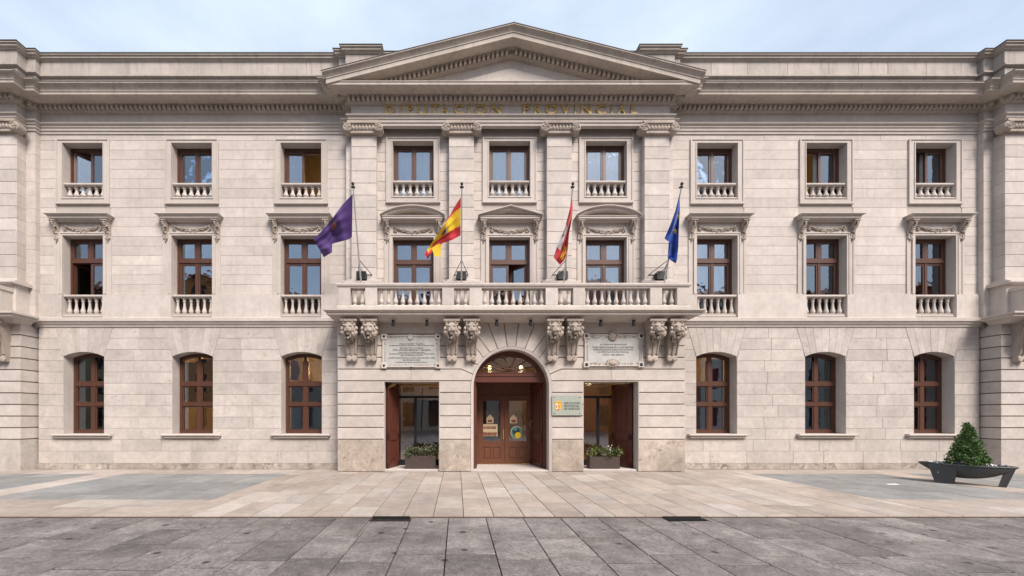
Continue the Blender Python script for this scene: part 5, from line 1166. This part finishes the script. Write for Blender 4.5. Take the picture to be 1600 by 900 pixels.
m = MB(); rr = random.Random(8)
for k in range(12): m.ball((rr.uniform(g0, g1), rr.uniform(gy + .02, KERB_Y - .03), -.05), (rr.uniform(.02, .04), .02, .012), 6, 4, jit=.3)
m.build('debris', 'soil', t)['kind'] = 'stuff'
p = P(1393, 757, 0); yy = -DIST + 600 * EYE / (757 - 650); xx = (1393 - 714) * (DIST + yy) / 600
m = MB(); m.add([(-.12, -.04, .005), (.13, -.07, .006), (.16, .05, .012), (-.08, .06, .005), (-.12, -.04, .002), (.13, -.07, .003), (.16, .05, .009), (-.08, .06, .002)], [(0, 1, 2, 3), (7, 6, 5, 4), (0, 4, 5, 1), (1, 5, 6, 2), (2, 6, 7, 3), (3, 7, 4, 0)])
tag(m.build('paper_scrap', 'dirtyw', world=Matrix.Translation((xx, yy, .0))), 'scrap of white paper lying on the grey forecourt slabs', 'litter')

# ---- houses across the square (seen only as reflections in the panes)
def house(x0, x1, y, h, wall, nf, nw, label, hip):
    t = thing('town_house', ((x0 + x1) / 2, y, 0), label, 'building', 'houses across the square')
    wm = stone('house_' + label.split()[0], wall, tuple(c * .85 for c in wall), 0, .3)
    ops = []; sx = (x1 - x0) / nw; sz = (h - .6) / nf
    for i in range(nw):
        for j in range(nf): ops.append((x0 + sx * (i + .5) - .6, x0 + sx * (i + .5) + .6, .3 + sz * j + (.2 if j == 0 else .7), .3 + sz * j + sz * .85))
    m = MB(); wall_grid(m, x0, x1, -.02, h, y - .4, y, ops); m.box(x0, x1, y - 9, y - .41, 0, h); m.build('wall', wm, t)
    for a, b, c, d in ops:
        m = MB(); m.box(a, a + .08, y - .3, y - .2, c, d); m.box(b - .08, b, y - .3, y - .2, c, d); m.box(a + .08, b - .08, y - .3, y - .2, c, c + .08); m.box(a + .08, b - .08, y - .3, y - .2, d - .08, d); m.box((a + b) / 2 - .04, (a + b) / 2 + .04, y - .29, y - .2, c + .08, d - .08); w = m.build('window', 'wood', t)
        m = MB(); m.box(a + .08, b - .08, y - .27, y - .25, c + .08, d - .08); m.build('pane', 'steel', w)
    m = MB(); e_ = .5; ym = y - 4.7
    m.add([(x0 - .1, y + e_, h), (x1 + .1, y + e_, h), (x1 + .1, y - 9.3, h), (x0 - .1, y - 9.3, h), (x0 + hip, ym, h + 2.2), (x1 - hip, ym, h + 2.2), (x0 - .1, y + e_, h - .15), (x1 + .1, y + e_, h - .15), (x1 + .1, y - 9.3, h - .15), (x0 - .1, y - 9.3, h - .15)],
          [(0, 1, 5, 4), (1, 2, 5), (2, 3, 4, 5), (3, 0, 4), (6, 7, 1, 0), (7, 8, 2, 1), (8, 9, 3, 2), (9, 6, 0, 3), (9, 8, 7, 6)]); m.build('roof', plain('roof_tile', (.20, .075, .045), .9, 0, .3, 3), t)
HY = -30
for x0, x1, h, c, nf, nw, lab, hip in ((-52, -36, 15.5, (.42, .33, .20), 5, 6, 'ochre plastered house of five storeys facing the palace', 2), (-35.9, -21, 17.0, (.55, .24, .09), 5, 5, 'orange plastered house with hipped tile roof facing the palace', 5), (-20.9, -4, 14.0, (.36, .33, .28), 4, 6, 'grey stone house with four storeys facing the palace', 2), (-3.9, 12, 15.0, (.40, .36, .30), 4, 6, 'cream stone house directly opposite the palace entrance', 2), (12.1, 27, 16.0, (.40, .12, .07), 5, 5, 'brick red house with five storeys facing the palace', 4), (27.1, 44, 15.0, (.60, .56, .5), 4, 6, 'white plastered house facing the palace', 2), (44.1, 62, 16.0, (.42, .14, .08), 5, 6, 'dark red corner house facing the palace', 3)):
    house(x0, x1, HY, h, c, nf, nw, lab, hip)
print('ashlar', ashlar_n, 'objects', len(bpy.data.objects))
